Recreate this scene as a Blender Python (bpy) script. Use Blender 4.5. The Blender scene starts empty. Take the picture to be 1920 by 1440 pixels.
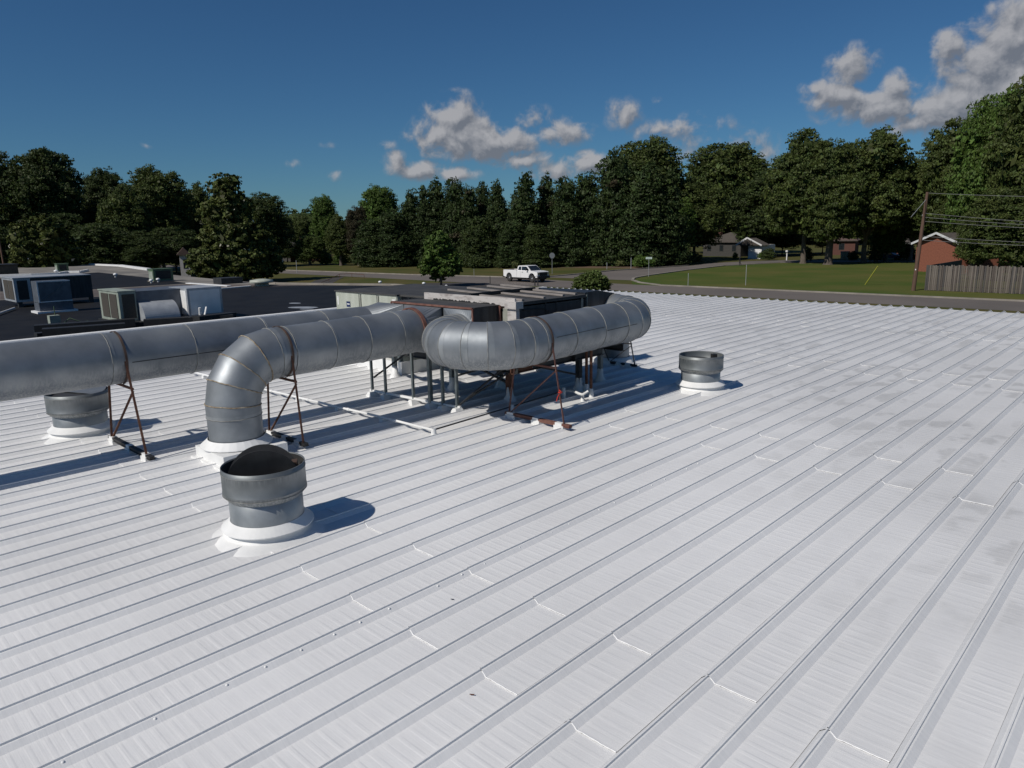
import bpy, math, random
import numpy as np
from mathutils import Vector, Matrix

random.seed(7); RNG = np.random.default_rng(7)
SC = bpy.context.scene
COL = SC.collection
R_ = math.radians

# ------------------------------------------------------------------ camera
F = 1352.0; HC = 3.2; ZG = -3.3          # focal length (px of a 1920 picture), height over the roof, ground level
RC = np.array([[0.7228879542591231, 0.6907388159336073, -0.017688802947008364],
               [-0.1304836755452487, 0.1616068173127685, 0.9781908029695636],
               [0.6785329881466797, -0.7048142484092356, 0.20695376110634514]]).T
CAM = np.array([0.0, 0.0, HC])
cd = bpy.data.cameras.new('camera'); cam = bpy.data.objects.new('camera', cd); COL.objects.link(cam)
M = Matrix([[RC[0][0], RC[0][1], RC[0][2], 0], [RC[1][0], RC[1][1], RC[1][2], 0], [RC[2][0], RC[2][1], RC[2][2], HC], [0, 0, 0, 1]])
cam.matrix_world = M
cd.sensor_width = 36.0; cd.lens = F / 1920 * 36.0; cd.clip_end = 5000.0; cd.clip_start = 0.05
SC.camera = cam

def ray(px, py): return RC @ np.array([px - 960.0, 720.0 - py, -F])
def at(px, py, z=0.0):
    d = ray(px, py); t = (z - HC) / d[2]; return Vector(CAM + d * t)
def atd(px, py, dist):
    d = ray(px, py); t = dist / math.hypot(d[0], d[1]); return Vector(CAM + d * t)
def horizon(px): return 451.0 - px * 34.0 / 1920
def ztop(px, py, p):
    d = ray(px, py); t = math.hypot(p[0], p[1]) / math.hypot(d[0], d[1]); return HC + d[2] * t

# ------------------------------------------------------------------ light
SUN = Vector((-0.12, -1.0, 0.98)).normalized()        # towards the sun
sl = bpy.data.lights.new('sun', 'SUN'); so = bpy.data.objects.new('sun', sl); COL.objects.link(so)
sl.energy = 3.6; sl.angle = R_(0.55); sl.color = (1.0, 0.95, 0.875)
so.rotation_euler = SUN.to_track_quat('Z', 'Y').to_euler(); so.location = (0, 0, 60)

SC.view_settings.view_transform = 'Standard'; SC.view_settings.look = 'None'
SC.view_settings.exposure = 0.0; SC.view_settings.gamma = 1.0; SC.view_settings.use_curve_mapping = False
SC.render.engine = 'CYCLES'
SC.cycles.max_bounces = 8; SC.cycles.transparent_max_bounces = 8

W = bpy.data.worlds.new('World'); SC.world = W; W.use_nodes = True
nt = W.node_tree; N = nt.nodes; L = nt.links; N.clear()
sky = N.new('ShaderNodeTexSky'); sky.sky_type = 'NISHITA'; sky.sun_disc = False
sky.sun_elevation = math.asin(SUN.z); sky.sun_rotation = math.atan2(SUN.x, SUN.y)
sky.altitude = 200; sky.air_density = 1.0; sky.dust_density = 0.1; sky.ozone_density = 3.6
bg = N.new('ShaderNodeBackground'); bg.inputs['Strength'].default_value = 0.055
wo = N.new('ShaderNodeOutputWorld')

def cloud_group():
    g = bpy.data.node_groups.new('clouds', 'ShaderNodeTree')
    g.interface.new_socket('Vector', in_out='INPUT', socket_type='NodeSocketVector')
    g.interface.new_socket('Density', in_out='OUTPUT', socket_type='NodeSocketFloat')
    n = g.nodes; l = g.links
    gi = n.new('NodeGroupInput'); go = n.new('NodeGroupOutput')
    blobs = [(850,222,44,38,1.1),(868,256,78,36,1.25),(930,268,66,26,1.15),(975,276,34,12,.8),
             (1000,222,34,22,.62),(1052,246,54,24,.68),(1100,256,24,12,.45),
             (985,300,50,16,.95),(1034,318,50,24,.85),(950,294,38,12,.6),(1105,308,32,20,.85),
             (742,308,26,20,.8),(792,320,50,16,.9),(850,328,40,14,.9),
             (1168,212,38,28,.5),(1235,190,14,10,.4),(1290,250,95,30,.6),(1228,244,44,14,.55),(1390,268,60,24,.6),(1440,292,40,22,.6),(1320,290,70,24,.5),
             (1596,126,38,32,1.0),(1530,165,24,16,.75),(1566,180,46,24,.9),(1650,202,85,26,1.0),(1680,162,26,24,.8),(1702,232,46,22,.85),
             (1790,190,90,42,1.1),(1850,130,75,60,1.2),(1905,80,66,62,1.2),(1792,84,38,34,1.05),(1842,58,34,28,.9),(1910,170,70,70,1.2),
             (2010,90,90,80,1.2),(2060,180,90,60,1.0),(2200,140,120,50,.9),(1995,20,60,50,1.0),
             (630,325,20,13,.42),(548,308,18,10,.36),(275,272,12,7,.30),(725,272,24,12,.34),(612,272,22,8,.30),(775,280,20,9,.32),
             (-160,300,120,26,.8),(-420,250,160,40,.9),(2600,230,200,60,.9)]
    prev = None
    for (px, py, hw, hh, s) in blobs:
        c = Vector(ray(px, py)).normalized()
        az = math.atan2(c.y, c.x)
        mp = n.new('ShaderNodeMapping'); mp.vector_type = 'TEXTURE'
        mp.inputs['Location'].default_value = c
        el = math.asin(c.z)
        mp.inputs['Rotation'].default_value = (0, -el, az)
        k = 1.75 * c.length / math.hypot(F, math.hypot(px - 960, py - 720))
        mp.inputs['Scale'].default_value = (0.6, hw * k, hh * k)
        gr = n.new('ShaderNodeTexGradient'); gr.gradient_type = 'SPHERICAL'
        l.new(gi.outputs[0], mp.inputs['Vector']); l.new(mp.outputs[0], gr.inputs[0])
        mu = n.new('ShaderNodeMath'); mu.operation = 'MULTIPLY'; mu.inputs[1].default_value = s
        l.new(gr.outputs['Fac'], mu.inputs[0])
        if prev is None: prev = mu.outputs[0]
        else:
            mx = n.new('ShaderNodeMath'); mx.operation = 'MAXIMUM'
            l.new(prev, mx.inputs[0]); l.new(mu.outputs[0], mx.inputs[1]); prev = mx.outputs[0]
    nz = n.new('ShaderNodeTexNoise'); nz.inputs['Scale'].default_value = 30; nz.inputs['Detail'].default_value = 9
    nz.inputs['Roughness'].default_value = 0.56; nz.inputs['Distortion'].default_value = 0.25
    l.new(gi.outputs[0], nz.inputs['Vector'])
    m1 = n.new('ShaderNodeMath'); m1.operation = 'MULTIPLY_ADD'; m1.inputs[1].default_value = 1.9; m1.inputs[2].default_value = -1.0
    l.new(nz.outputs['Fac'], m1.inputs[0])
    pr_ = n.new('ShaderNodeMath'); pr_.operation = 'MULTIPLY'; pr_.inputs[1].default_value = 3.2; pr_.use_clamp = True; l.new(prev, pr_.inputs[0])
    mm_ = n.new('ShaderNodeMath'); mm_.operation = 'MULTIPLY'; l.new(m1.outputs[0], mm_.inputs[0]); l.new(pr_.outputs[0], mm_.inputs[1])
    th_ = n.new('ShaderNodeMath'); th_.operation = 'SUBTRACT'; th_.inputs[1].default_value = 0.16; l.new(mm_.outputs[0], th_.inputs[0])
    ad = n.new('ShaderNodeMath'); ad.operation = 'ADD'; l.new(prev, ad.inputs[0]); l.new(th_.outputs[0], ad.inputs[1])
    l.new(ad.outputs[0], go.inputs[0])
    return g

tc = N.new('ShaderNodeTexCoord')
cg = cloud_group()
g1 = N.new('ShaderNodeGroup'); g1.node_tree = cg; L.new(tc.outputs['Generated'], g1.inputs[0])
sh = N.new('ShaderNodeVectorMath'); sh.operation = 'ADD'
right = Vector(RC[:, 0]); sh.inputs[1].default_value = tuple(-right * 0.005 + Vector((0, 0, 0.009)))
L.new(tc.outputs['Generated'], sh.inputs[0])
g2 = N.new('ShaderNodeGroup'); g2.node_tree = cg; L.new(sh.outputs[0], g2.inputs[0])
al = N.new('ShaderNodeMapRange'); al.interpolation_type = 'SMOOTHSTEP'
al.inputs['From Min'].default_value = -0.02; al.inputs['From Max'].default_value = 0.50; al.inputs['To Max'].default_value = 0.93
L.new(g1.outputs[0], al.inputs['Value'])
df = N.new('ShaderNodeMath'); df.operation = 'SUBTRACT'; L.new(g1.outputs[0], df.inputs[0]); L.new(g2.outputs[0], df.inputs[1])
lt = N.new('ShaderNodeMapRange'); lt.inputs['From Min'].default_value = -0.20; lt.inputs['From Max'].default_value = 0.34
L.new(df.outputs[0], lt.inputs['Value'])
cr = N.new('ShaderNodeMix'); cr.data_type = 'RGBA'
cr.inputs['A'].default_value = (2.9, 3.15, 3.7, 1); cr.inputs['B'].default_value = (7.0, 7.0, 7.3, 1)
L.new(lt.outputs[0], cr.inputs['Factor'])
mxs = N.new('ShaderNodeMix'); mxs.data_type = 'RGBA'
tint = N.new('ShaderNodeMix'); tint.data_type = 'RGBA'; tint.blend_type = 'MULTIPLY'; tint.inputs['Factor'].default_value = 1.0
tint.inputs['B'].default_value = (0.365, 0.645, 0.87, 1)
L.new(sky.outputs[0], tint.inputs['A'])
L.new(al.outputs[0], mxs.inputs['Factor']); L.new(tint.outputs['Result'], mxs.inputs['A']); L.new(cr.outputs['Result'], mxs.inputs['B'])
L.new(mxs.outputs['Result'], bg.inputs['Color']); L.new(bg.outputs[0], wo.inputs['Surface'])

# ------------------------------------------------------------------ materials
MATS = {}
def mat(name, c1, c2=None, scale=4.0, rough=0.6, metal=0.0, bump=0.0, bscale=30.0, stretch=(1, 1, 1), detail=6, spec=0.5,
        lo=0.35, hi=0.65, coord='Object', rvar=0.0, island=0.0, trans=0.0):
    m = bpy.data.materials.new(name); m.use_nodes = True; MATS[name] = m
    n = m.node_tree.nodes; l = m.node_tree.links; p = n['Principled BSDF']
    p.inputs['Roughness'].default_value = rough; p.inputs['Metallic'].default_value = metal
    p.inputs['Specular IOR Level'].default_value = spec
    if c2 is None: c2 = tuple(x * 0.82 for x in c1)
    t = n.new('ShaderNodeTexCoord'); mp = n.new('ShaderNodeMapping'); mp.inputs['Scale'].default_value = stretch
    l.new(t.outputs[coord], mp.inputs[0])
    z = n.new('ShaderNodeTexNoise'); z.inputs['Scale'].default_value = scale; z.inputs['Detail'].default_value = detail
    l.new(mp.outputs[0], z.inputs['Vector'])
    r = n.new('ShaderNodeMapRange'); r.inputs['From Min'].default_value = lo; r.inputs['From Max'].default_value = hi
    l.new(z.outputs['Fac'], r.inputs['Value'])
    mx = n.new('ShaderNodeMix'); mx.data_type = 'RGBA'; mx.inputs['A'].default_value = (*c1, 1); mx.inputs['B'].default_value = (*c2, 1)
    l.new(r.outputs[0], mx.inputs['Factor'])
    out = mx.outputs['Result']
    if island:
        g = n.new('ShaderNodeNewGeometry'); hs = n.new('ShaderNodeHueSaturation')
        a = n.new('ShaderNodeMapRange'); a.inputs['To Min'].default_value = 1 - island; a.inputs['To Max'].default_value = 1 + island
        b = n.new('ShaderNodeMapRange'); b.inputs['To Min'].default_value = 0.485; b.inputs['To Max'].default_value = 0.515
        l.new(g.outputs['Random Per Island'], a.inputs['Value']); l.new(g.outputs['Random Per Island'], b.inputs['Value'])
        l.new(a.outputs[0], hs.inputs['Value']); l.new(b.outputs[0], hs.inputs['Hue']); l.new(out, hs.inputs['Color']); out = hs.outputs[0]
    l.new(out, p.inputs['Base Color'])
    if rvar:
        q = n.new('ShaderNodeMapRange'); q.inputs['To Min'].default_value = rough - rvar; q.inputs['To Max'].default_value = rough + rvar
        l.new(z.outputs['Fac'], q.inputs['Value']); l.new(q.outputs[0], p.inputs['Roughness'])
    if bump:
        z2 = n.new('ShaderNodeTexNoise'); z2.inputs['Scale'].default_value = bscale; z2.inputs['Detail'].default_value = 4
        l.new(mp.outputs[0], z2.inputs['Vector'])
        b = n.new('ShaderNodeBump'); b.inputs['Strength'].default_value = 1.0; b.inputs['Distance'].default_value = bump
        l.new(z2.outputs['Fac'], b.inputs['Height']); l.new(b.outputs[0], p.inputs['Normal'])
    if trans:
        tr = n.new('ShaderNodeBsdfTranslucent'); l.new(out, tr.inputs['Color'])
        ms = n.new('ShaderNodeMixShader'); ms.inputs[0].default_value = trans
        l.new(p.outputs[0], ms.inputs[1]); l.new(tr.outputs[0], ms.inputs[2]); l.new(ms.outputs[0], n['Material Output'].inputs[0])
    return m

def roof_material():
    m = bpy.data.materials.new('white_roof_coating'); m.use_nodes = True; MATS['roof'] = m
    n = m.node_tree.nodes; l = m.node_tree.links; p = n['Principled BSDF']
    p.inputs['Roughness'].default_value = 0.5; p.inputs['Specular IOR Level'].default_value = 0.35
    g = n.new('ShaderNodeNewGeometry'); tcn = n.new('ShaderNodeTexCoord')
    sp = n.new('ShaderNodeSeparateXYZ'); l.new(g.outputs['Position'], sp.inputs[0])
    ob = n.new('ShaderNodeSeparateXYZ'); l.new(tcn.outputs['Object'], ob.inputs[0])
    def noise(sc, st, det=4, src=None, rough=0.5):
        mp = n.new('ShaderNodeMapping'); mp.inputs['Scale'].default_value = st; l.new(src or g.outputs['Position'], mp.inputs[0])
        z = n.new('ShaderNodeTexNoise'); z.inputs['Scale'].default_value = sc; z.inputs['Detail'].default_value = det
        z.inputs['Roughness'].default_value = rough; l.new(mp.outputs[0], z.inputs['Vector']); return z.outputs['Fac']
    def mr(v, a, b, c, d, smooth=True):
        q = n.new('ShaderNodeMapRange'); q.interpolation_type = 'SMOOTHSTEP' if smooth else 'LINEAR'
        for k, x in zip(('From Min', 'From Max', 'To Min', 'To Max'), (a, b, c, d)): q.inputs[k].default_value = x
        l.new(v, q.inputs['Value']); return q.outputs[0]
    def mth(op, a, b):
        q = n.new('ShaderNodeMath'); q.operation = op
        for i, x in enumerate((a, b)):
            if isinstance(x, (int, float)): q.inputs[i].default_value = x
            else: l.new(x, q.inputs[i])
        return q.outputs[0]
    # colour: soft tone changes, roller streaks across the panels, grime held above each end lap and in shallow ponds
    tone = mr(noise(0.35, (1, 1, 1), 6), .3, .7, .90, 1.0)
    streak = mr(noise(1.0, (1.4, 34, 1), 3), .3, .7, .955, 1.0)
    far = mr(mth('ADD', mth('MULTIPLY', sp.outputs[0], .5), mth('MULTIPLY', sp.outputs[1], .42)), .4, 4.6, .08, 1)
    lapzone = mth('MULTIPLY', mr(ob.outputs[1], .0, .05, 0, 1), mr(mth('ADD', ob.outputs[1], mth('MULTIPLY', noise(1.3, (1, 1, 1), 2), .9)), .35, .95, 1, 0))
    lapdirt = mth('MULTIPLY', mth('MULTIPLY', lapzone, mr(noise(.55, (1, .4, 1), 2), .40, .55, 0, 1)), far)
    pond = mth('MULTIPLY', mth('MULTIPLY', mr(noise(1.5, (1.1, .8, 1), 3, None, .55), .50, .60, 0, 1), mr(noise(.22, (1, 1, 1), 2), .36, .50, 0, 1)), far)
    inpan = mth('MULTIPLY', mr(ob.outputs[0], .06, .11, 0, 1), mr(ob.outputs[0], .33, .39, 1, 0))
    dirt = mth('MULTIPLY', mth('MAXIMUM', lapdirt, mth('MULTIPLY', pond, .75)), mth('MULTIPLY', inpan, mr(noise(30, (.3, 1, 1), 2), .3, .6, .6, 1)))
    val = mth('MULTIPLY', mth('MULTIPLY', tone, streak), mr(far, .1, 1, 1.01, .90))
    cmb = n.new('ShaderNodeMix'); cmb.data_type = 'RGBA'; cmb.inputs['A'].default_value = (.778, .776, .774, 1); cmb.inputs['B'].default_value = (.45, .45, .445, 1)
    l.new(mth('MULTIPLY', dirt, .72), cmb.inputs['Factor'])
    mu = n.new('ShaderNodeMix'); mu.data_type = 'RGBA'; mu.blend_type = 'MULTIPLY'; mu.inputs['Factor'].default_value = 1
    cv = n.new('ShaderNodeCombineColor')
    for i in range(3): l.new(val, cv.inputs[i])
    l.new(cmb.outputs['Result'], mu.inputs['A']); l.new(cv.outputs[0], mu.inputs['B']); l.new(mu.outputs['Result'], p.inputs['Base Color'])
    # relief: shallow cross swages every 10 cm, faint where the sheet is flat, and thick roller marks
    wob = mth('ADD', sp.outputs[1], mth('MULTIPLY', noise(1.1, (.6, 1, 1), 1), .045))
    wave = mth('SINE', mth('MULTIPLY', wob, 2 * math.pi / .105), 0)
    amp = mr(noise(.9, (1, .8, 1), 3), .36, .62, .12, 1)
    amp2 = mth('MULTIPLY', amp, inpan)
    h = mth('ADD', mth('MULTIPLY', mr(wave, .2, 1, 0, 1), mth('MULTIPLY', amp2, .0012)),
            mth('ADD', mth('MULTIPLY', noise(3.0, (1, 30, 1), 4), .0008), mth('MULTIPLY', noise(5, (1, 1, 1), 3), .004)))
    b = n.new('ShaderNodeBump'); b.inputs['Distance'].default_value = 1.0; b.inputs['Strength'].default_value = 1.0
    l.new(h, b.inputs['Height']); l.new(b.outputs[0], p.inputs['Normal'])
    return m
roof_material()

def galv_material(name, base, dark, metal=.82, rough=.42, streaks=True):
    m = mat(name, base, dark, scale=3.0, rough=rough, metal=metal, bump=.004, bscale=2.6, rvar=.12, stretch=(1, 1, 1))
    n = m.node_tree.nodes; l = m.node_tree.links; p = n['Principled BSDF']
    if streaks:   # white roof's reflection painted on undersides in fine runs, plus chalky overspray patches
        src = p.inputs['Base Color'].links[0].from_socket
        g = n.new('ShaderNodeNewGeometry'); mp = n.new('ShaderNodeMapping'); mp.inputs['Scale'].default_value = (26, 26, 1.2)
        l.new(g.outputs['Position'], mp.inputs[0])
        z = n.new('ShaderNodeTexNoise'); z.inputs['Scale'].default_value = 1.6; z.inputs['Detail'].default_value = 4; l.new(mp.outputs[0], z.inputs['Vector'])
        z3 = n.new('ShaderNodeTexNoise'); z3.inputs['Scale'].default_value = 1.3; l.new(g.outputs['Position'], z3.inputs['Vector'])
        s = n.new('ShaderNodeSeparateXYZ'); l.new(g.outputs['Normal'], s.inputs[0])
        a = n.new('ShaderNodeMapRange'); a.inputs['From Min'].default_value = -.1; a.inputs['From Max'].default_value = -.75
        a.inputs['To Min'].default_value = 0.0; a.inputs['To Max'].default_value = .85; l.new(s.outputs[2], a.inputs['Value'])
        b = n.new('ShaderNodeMapRange'); b.inputs['From Min'].default_value = .42; b.inputs['From Max'].default_value = .62; l.new(z.outputs['Fac'], b.inputs['Value'])
        c = n.new('ShaderNodeMath'); c.operation = 'MULTIPLY'; l.new(a.outputs[0], c.inputs[0]); l.new(b.outputs[0], c.inputs[1])
        e = n.new('ShaderNodeMapRange'); e.inputs['From Min'].default_value = .50; e.inputs['From Max'].default_value = .75; e.inputs['To Max'].default_value = .35; l.new(z3.outputs['Fac'], e.inputs['Value'])
        f = n.new('ShaderNodeMath'); f.operation = 'ADD'; l.new(c.outputs[0], f.inputs[0]); l.new(e.outputs[0], f.inputs[1]); f.use_clamp = True
        mx = n.new('ShaderNodeMix'); mx.data_type = 'RGBA'; mx.inputs['B'].default_value = (.36, .37, .37, 1)
        l.new(f.outputs[0], mx.inputs['Factor']); l.new(src, mx.inputs['A']); l.new(mx.outputs['Result'], p.inputs['Base Color'])
        q = n.new('ShaderNodeMath'); q.operation = 'MULTIPLY_ADD'; q.inputs[1].default_value = -.75 * metal; q.inputs[2].default_value = metal
        l.new(f.outputs[0], q.inputs[0]); l.new(q.outputs[0], p.inputs['Metallic'])
    return m

galv_material('galv', (.285, .305, .325), (.21, .23, .25), metal=.70, rough=.54)
galv_material('galv_old', (.20, .215, .225), (.13, .145, .15), metal=.5, rough=.5)
galv_material('galv_light', (.33, .35, .365), (.20, .22, .235), metal=.45, rough=.45)
mat('seam', (.30, .30, .28), (.17, .17, .165), scale=9, rough=.7, metal=.2, bump=.004, bscale=25)
mat('sealant', (.36, .32, .25), (.20, .14, .08), scale=14, rough=.8, bump=.006, bscale=30)
mat('white', (.80, .80, .79), (.70, .70, .69), scale=3, rough=.55, bump=.004, bscale=9)
mat('bead', (.80, .80, .80), (.76, .76, .76), scale=8, rough=.5, bump=.003, bscale=60)
mat('rust', (.10, .042, .026), (.17, .08, .05), scale=9, rough=.85, metal=.15, bump=.001, bscale=60)
mat('rust_red', (.11, .040, .030), (.19, .095, .072), scale=7, rough=.85, bump=.001, bscale=60)
mat('strap', (.05, .035, .028), (.09, .05, .035), scale=8, rough=.8)
mat('steel', (.20, .23, .23), (.12, .14, .15), scale=6, rough=.5, metal=.6)
mat('dark_steel', (.05, .052, .055), (.03, .03, .032), scale=5, rough=.6, metal=.3)
mat('black', (.012, .012, .013), (.02, .02, .02), scale=5, rough=.6)
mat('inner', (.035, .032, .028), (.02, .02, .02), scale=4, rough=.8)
mat('dark_panel', (.040, .045, .052), (.020, .023, .028), scale=2.5, rough=.5, metal=.35, stretch=(4, 4, .6))
mat('dark_top', (.060, .058, .055), (.032, .032, .033), scale=3, rough=.75)
mat('timber', (.30, .27, .25), (.20, .18, .165), scale=3, rough=.85, stretch=(1, 12, 4), bump=.002)
mat('timber_dark', (.10, .085, .07), (.06, .05, .045), scale=3, rough=.85, stretch=(1, 12, 4))
mat('peeling', (.50, .47, .45), (.28, .25, .235), scale=5, rough=.8, stretch=(1, 1, 3), lo=.5, hi=.7)
mat('cabinet', (.42, .44, .38), (.33, .35, .29), scale=1.6, rough=.5, stretch=(3, 3, .6))
mat('cabinet_trim', (.30, .31, .27), (.20, .20, .17), scale=5, rough=.6)
mat('green_cabinet', (.10, .16, .09), (.07, .11, .06), scale=3, rough=.6)
mat('pale_metal', (.42, .44, .46), (.32, .34, .37), scale=3, rough=.5, metal=.25)
mat('blue_grey_metal', (.13, .145, .17), (.09, .10, .12), scale=3, rough=.5, metal=.3)
mat('pale_green', (.33, .37, .31), (.24, .27, .23), scale=3, rough=.55)
mat('grille', (.075, .065, .05), (.04, .035, .03), scale=40, rough=.8)
mat('blue_plate', (.02, .035, .11), (.015, .025, .08), rough=.4)
mat('sticker', (.75, .75, .74), (.6, .6, .58), scale=40, rough=.5)
mat('ribbon', (.75, .06, .03), (.6, .04, .02), rough=.6)
mat('membrane', (.0085, .009, .011), (.016, .016, .017), scale=.8, rough=.7, bump=.01, bscale=1.5, spec=.18)
mat('gravel_roof', (.25, .23, .20), (.13, .12, .11), scale=.35, rough=.9, detail=10)
mat('gravel_pink', (.115, .09, .078), (.075, .062, .056), scale=.5, rough=.9, detail=10)
mat('asphalt', (.145, .124, .110), (.110, .096, .086), scale=.12, rough=.9, detail=12, bump=.004, bscale=12)
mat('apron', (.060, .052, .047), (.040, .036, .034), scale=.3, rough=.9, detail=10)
mat('concrete', (.30, .27, .23), (.20, .18, .155), scale=.8, rough=.9, detail=8)
mat('grass', (.052, .064, .015), (.090, .076, .027), scale=.18, rough=.95, detail=14, spec=.15, bump=.05, bscale=3)
mat('lawn', (.054, .082, .014), (.098, .096, .026), scale=.11, rough=.95, detail=14, spec=.15, bump=.05, bscale=3, lo=.38, hi=.68)
mat('soil', (.13, .075, .045), (.08, .055, .03), scale=.3, rough=.95, detail=10)
mat('brick', (.27, .095, .055), (.19, .065, .04), scale=6, rough=.9)
mat('brick_dark', (.12, .05, .035), (.08, .035, .03), scale=6, rough=.9)
mat('shingle', (.085, .072, .062), (.055, .048, .043), scale=3, rough=.95)
mat('shingle_brown', (.10, .065, .055), (.075, .05, .042), scale=3, rough=.95)
mat('glass_dark', (.02, .025, .03), (.01, .012, .015), rough=.1, spec=.8)
mat('house_white', (.66, .66, .66), (.58, .58, .58), rough=.6)
mat('house_dark', (.06, .055, .05), (.04, .038, .035), rough=.8)
mat('bark', (.13, .105, .085), (.07, .058, .047), scale=3, rough=.95, stretch=(3, 3, .5), bump=.03, bscale=4)
mat('wood_pole', (.13, .075, .052), (.085, .05, .035), scale=3, rough=.9, stretch=(4, 4, .4))
mat('paint_white', (.80, .80, .80), (.77, .77, .77), scale=2, rough=.25)
mat('tyre', (.02, .02, .02), (.03, .03, .03), rough=.9)
mat('chrome', (.55, .55, .55), (.4, .4, .4), rough=.3, metal=.9)
mat('sign_metal', (.42, .43, .43), (.36, .37, .37), rough=.5, metal=.3)
mat('sign_green', (.60, .68, .64), (.5, .6, .55), rough=.5)
mat('yellow', (.36, .36, .05), (.30, .30, .04), rough=.5)
mat('skin', (.13, .07, .05), rough=.6)
mat('cloth_dark', (.03, .03, .035), (.02, .02, .02), rough=.9)
mat('wire', (.16, .16, .16), rough=.6)
mat('tank', (.35, .33, .25), (.25, .24, .18), rough=.6)
for i, (a, b) in enumerate([((.165, .142, .120), (.085, .072, .060)), ((.125, .102, .088), (.065, .054, .048)), ((.21, .185, .16), (.12, .10, .085)), ((.10, .092, .088), (.055, .050, .048))]):
    mat('plank%d' % i, a, b, scale=2.2, rough=.95, stretch=(6, 6, .5))
def leafmat(name, c, c2, sc=.5):
    mat(name, c, c2, scale=sc, rough=.62, coord='Object', detail=5, island=.5, trans=.28, spec=.28)
leafmat('leaf_oak', (0.0504, 0.0744, 0.0192), (0.0888, 0.1104, 0.0264))
leafmat('leaf_dark', (0.036, 0.0564, 0.0168), (0.0624, 0.084, 0.0216))
leafmat('leaf_pine', (0.0312, 0.0528, 0.0156), (0.0528, 0.0768, 0.0216))
leafmat('leaf_mid', (0.066, 0.114, 0.0216), (0.102, 0.156, 0.0312))
leafmat('leaf_light', (.075, .105, .024), (.10, .135, .035))
leafmat('leaf_magnolia', (0.06, 0.0816, 0.0204), (0.1104, 0.126, 0.0336))
leafmat('leaf_yellow', (.16, .18, .06), (.20, .22, .09))
leafmat('leaf_brown', (.058, .046, .026), (.045, .046, .020))
leafmat('flower', (.60, .57, .45), (.7, .68, .58))

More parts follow.
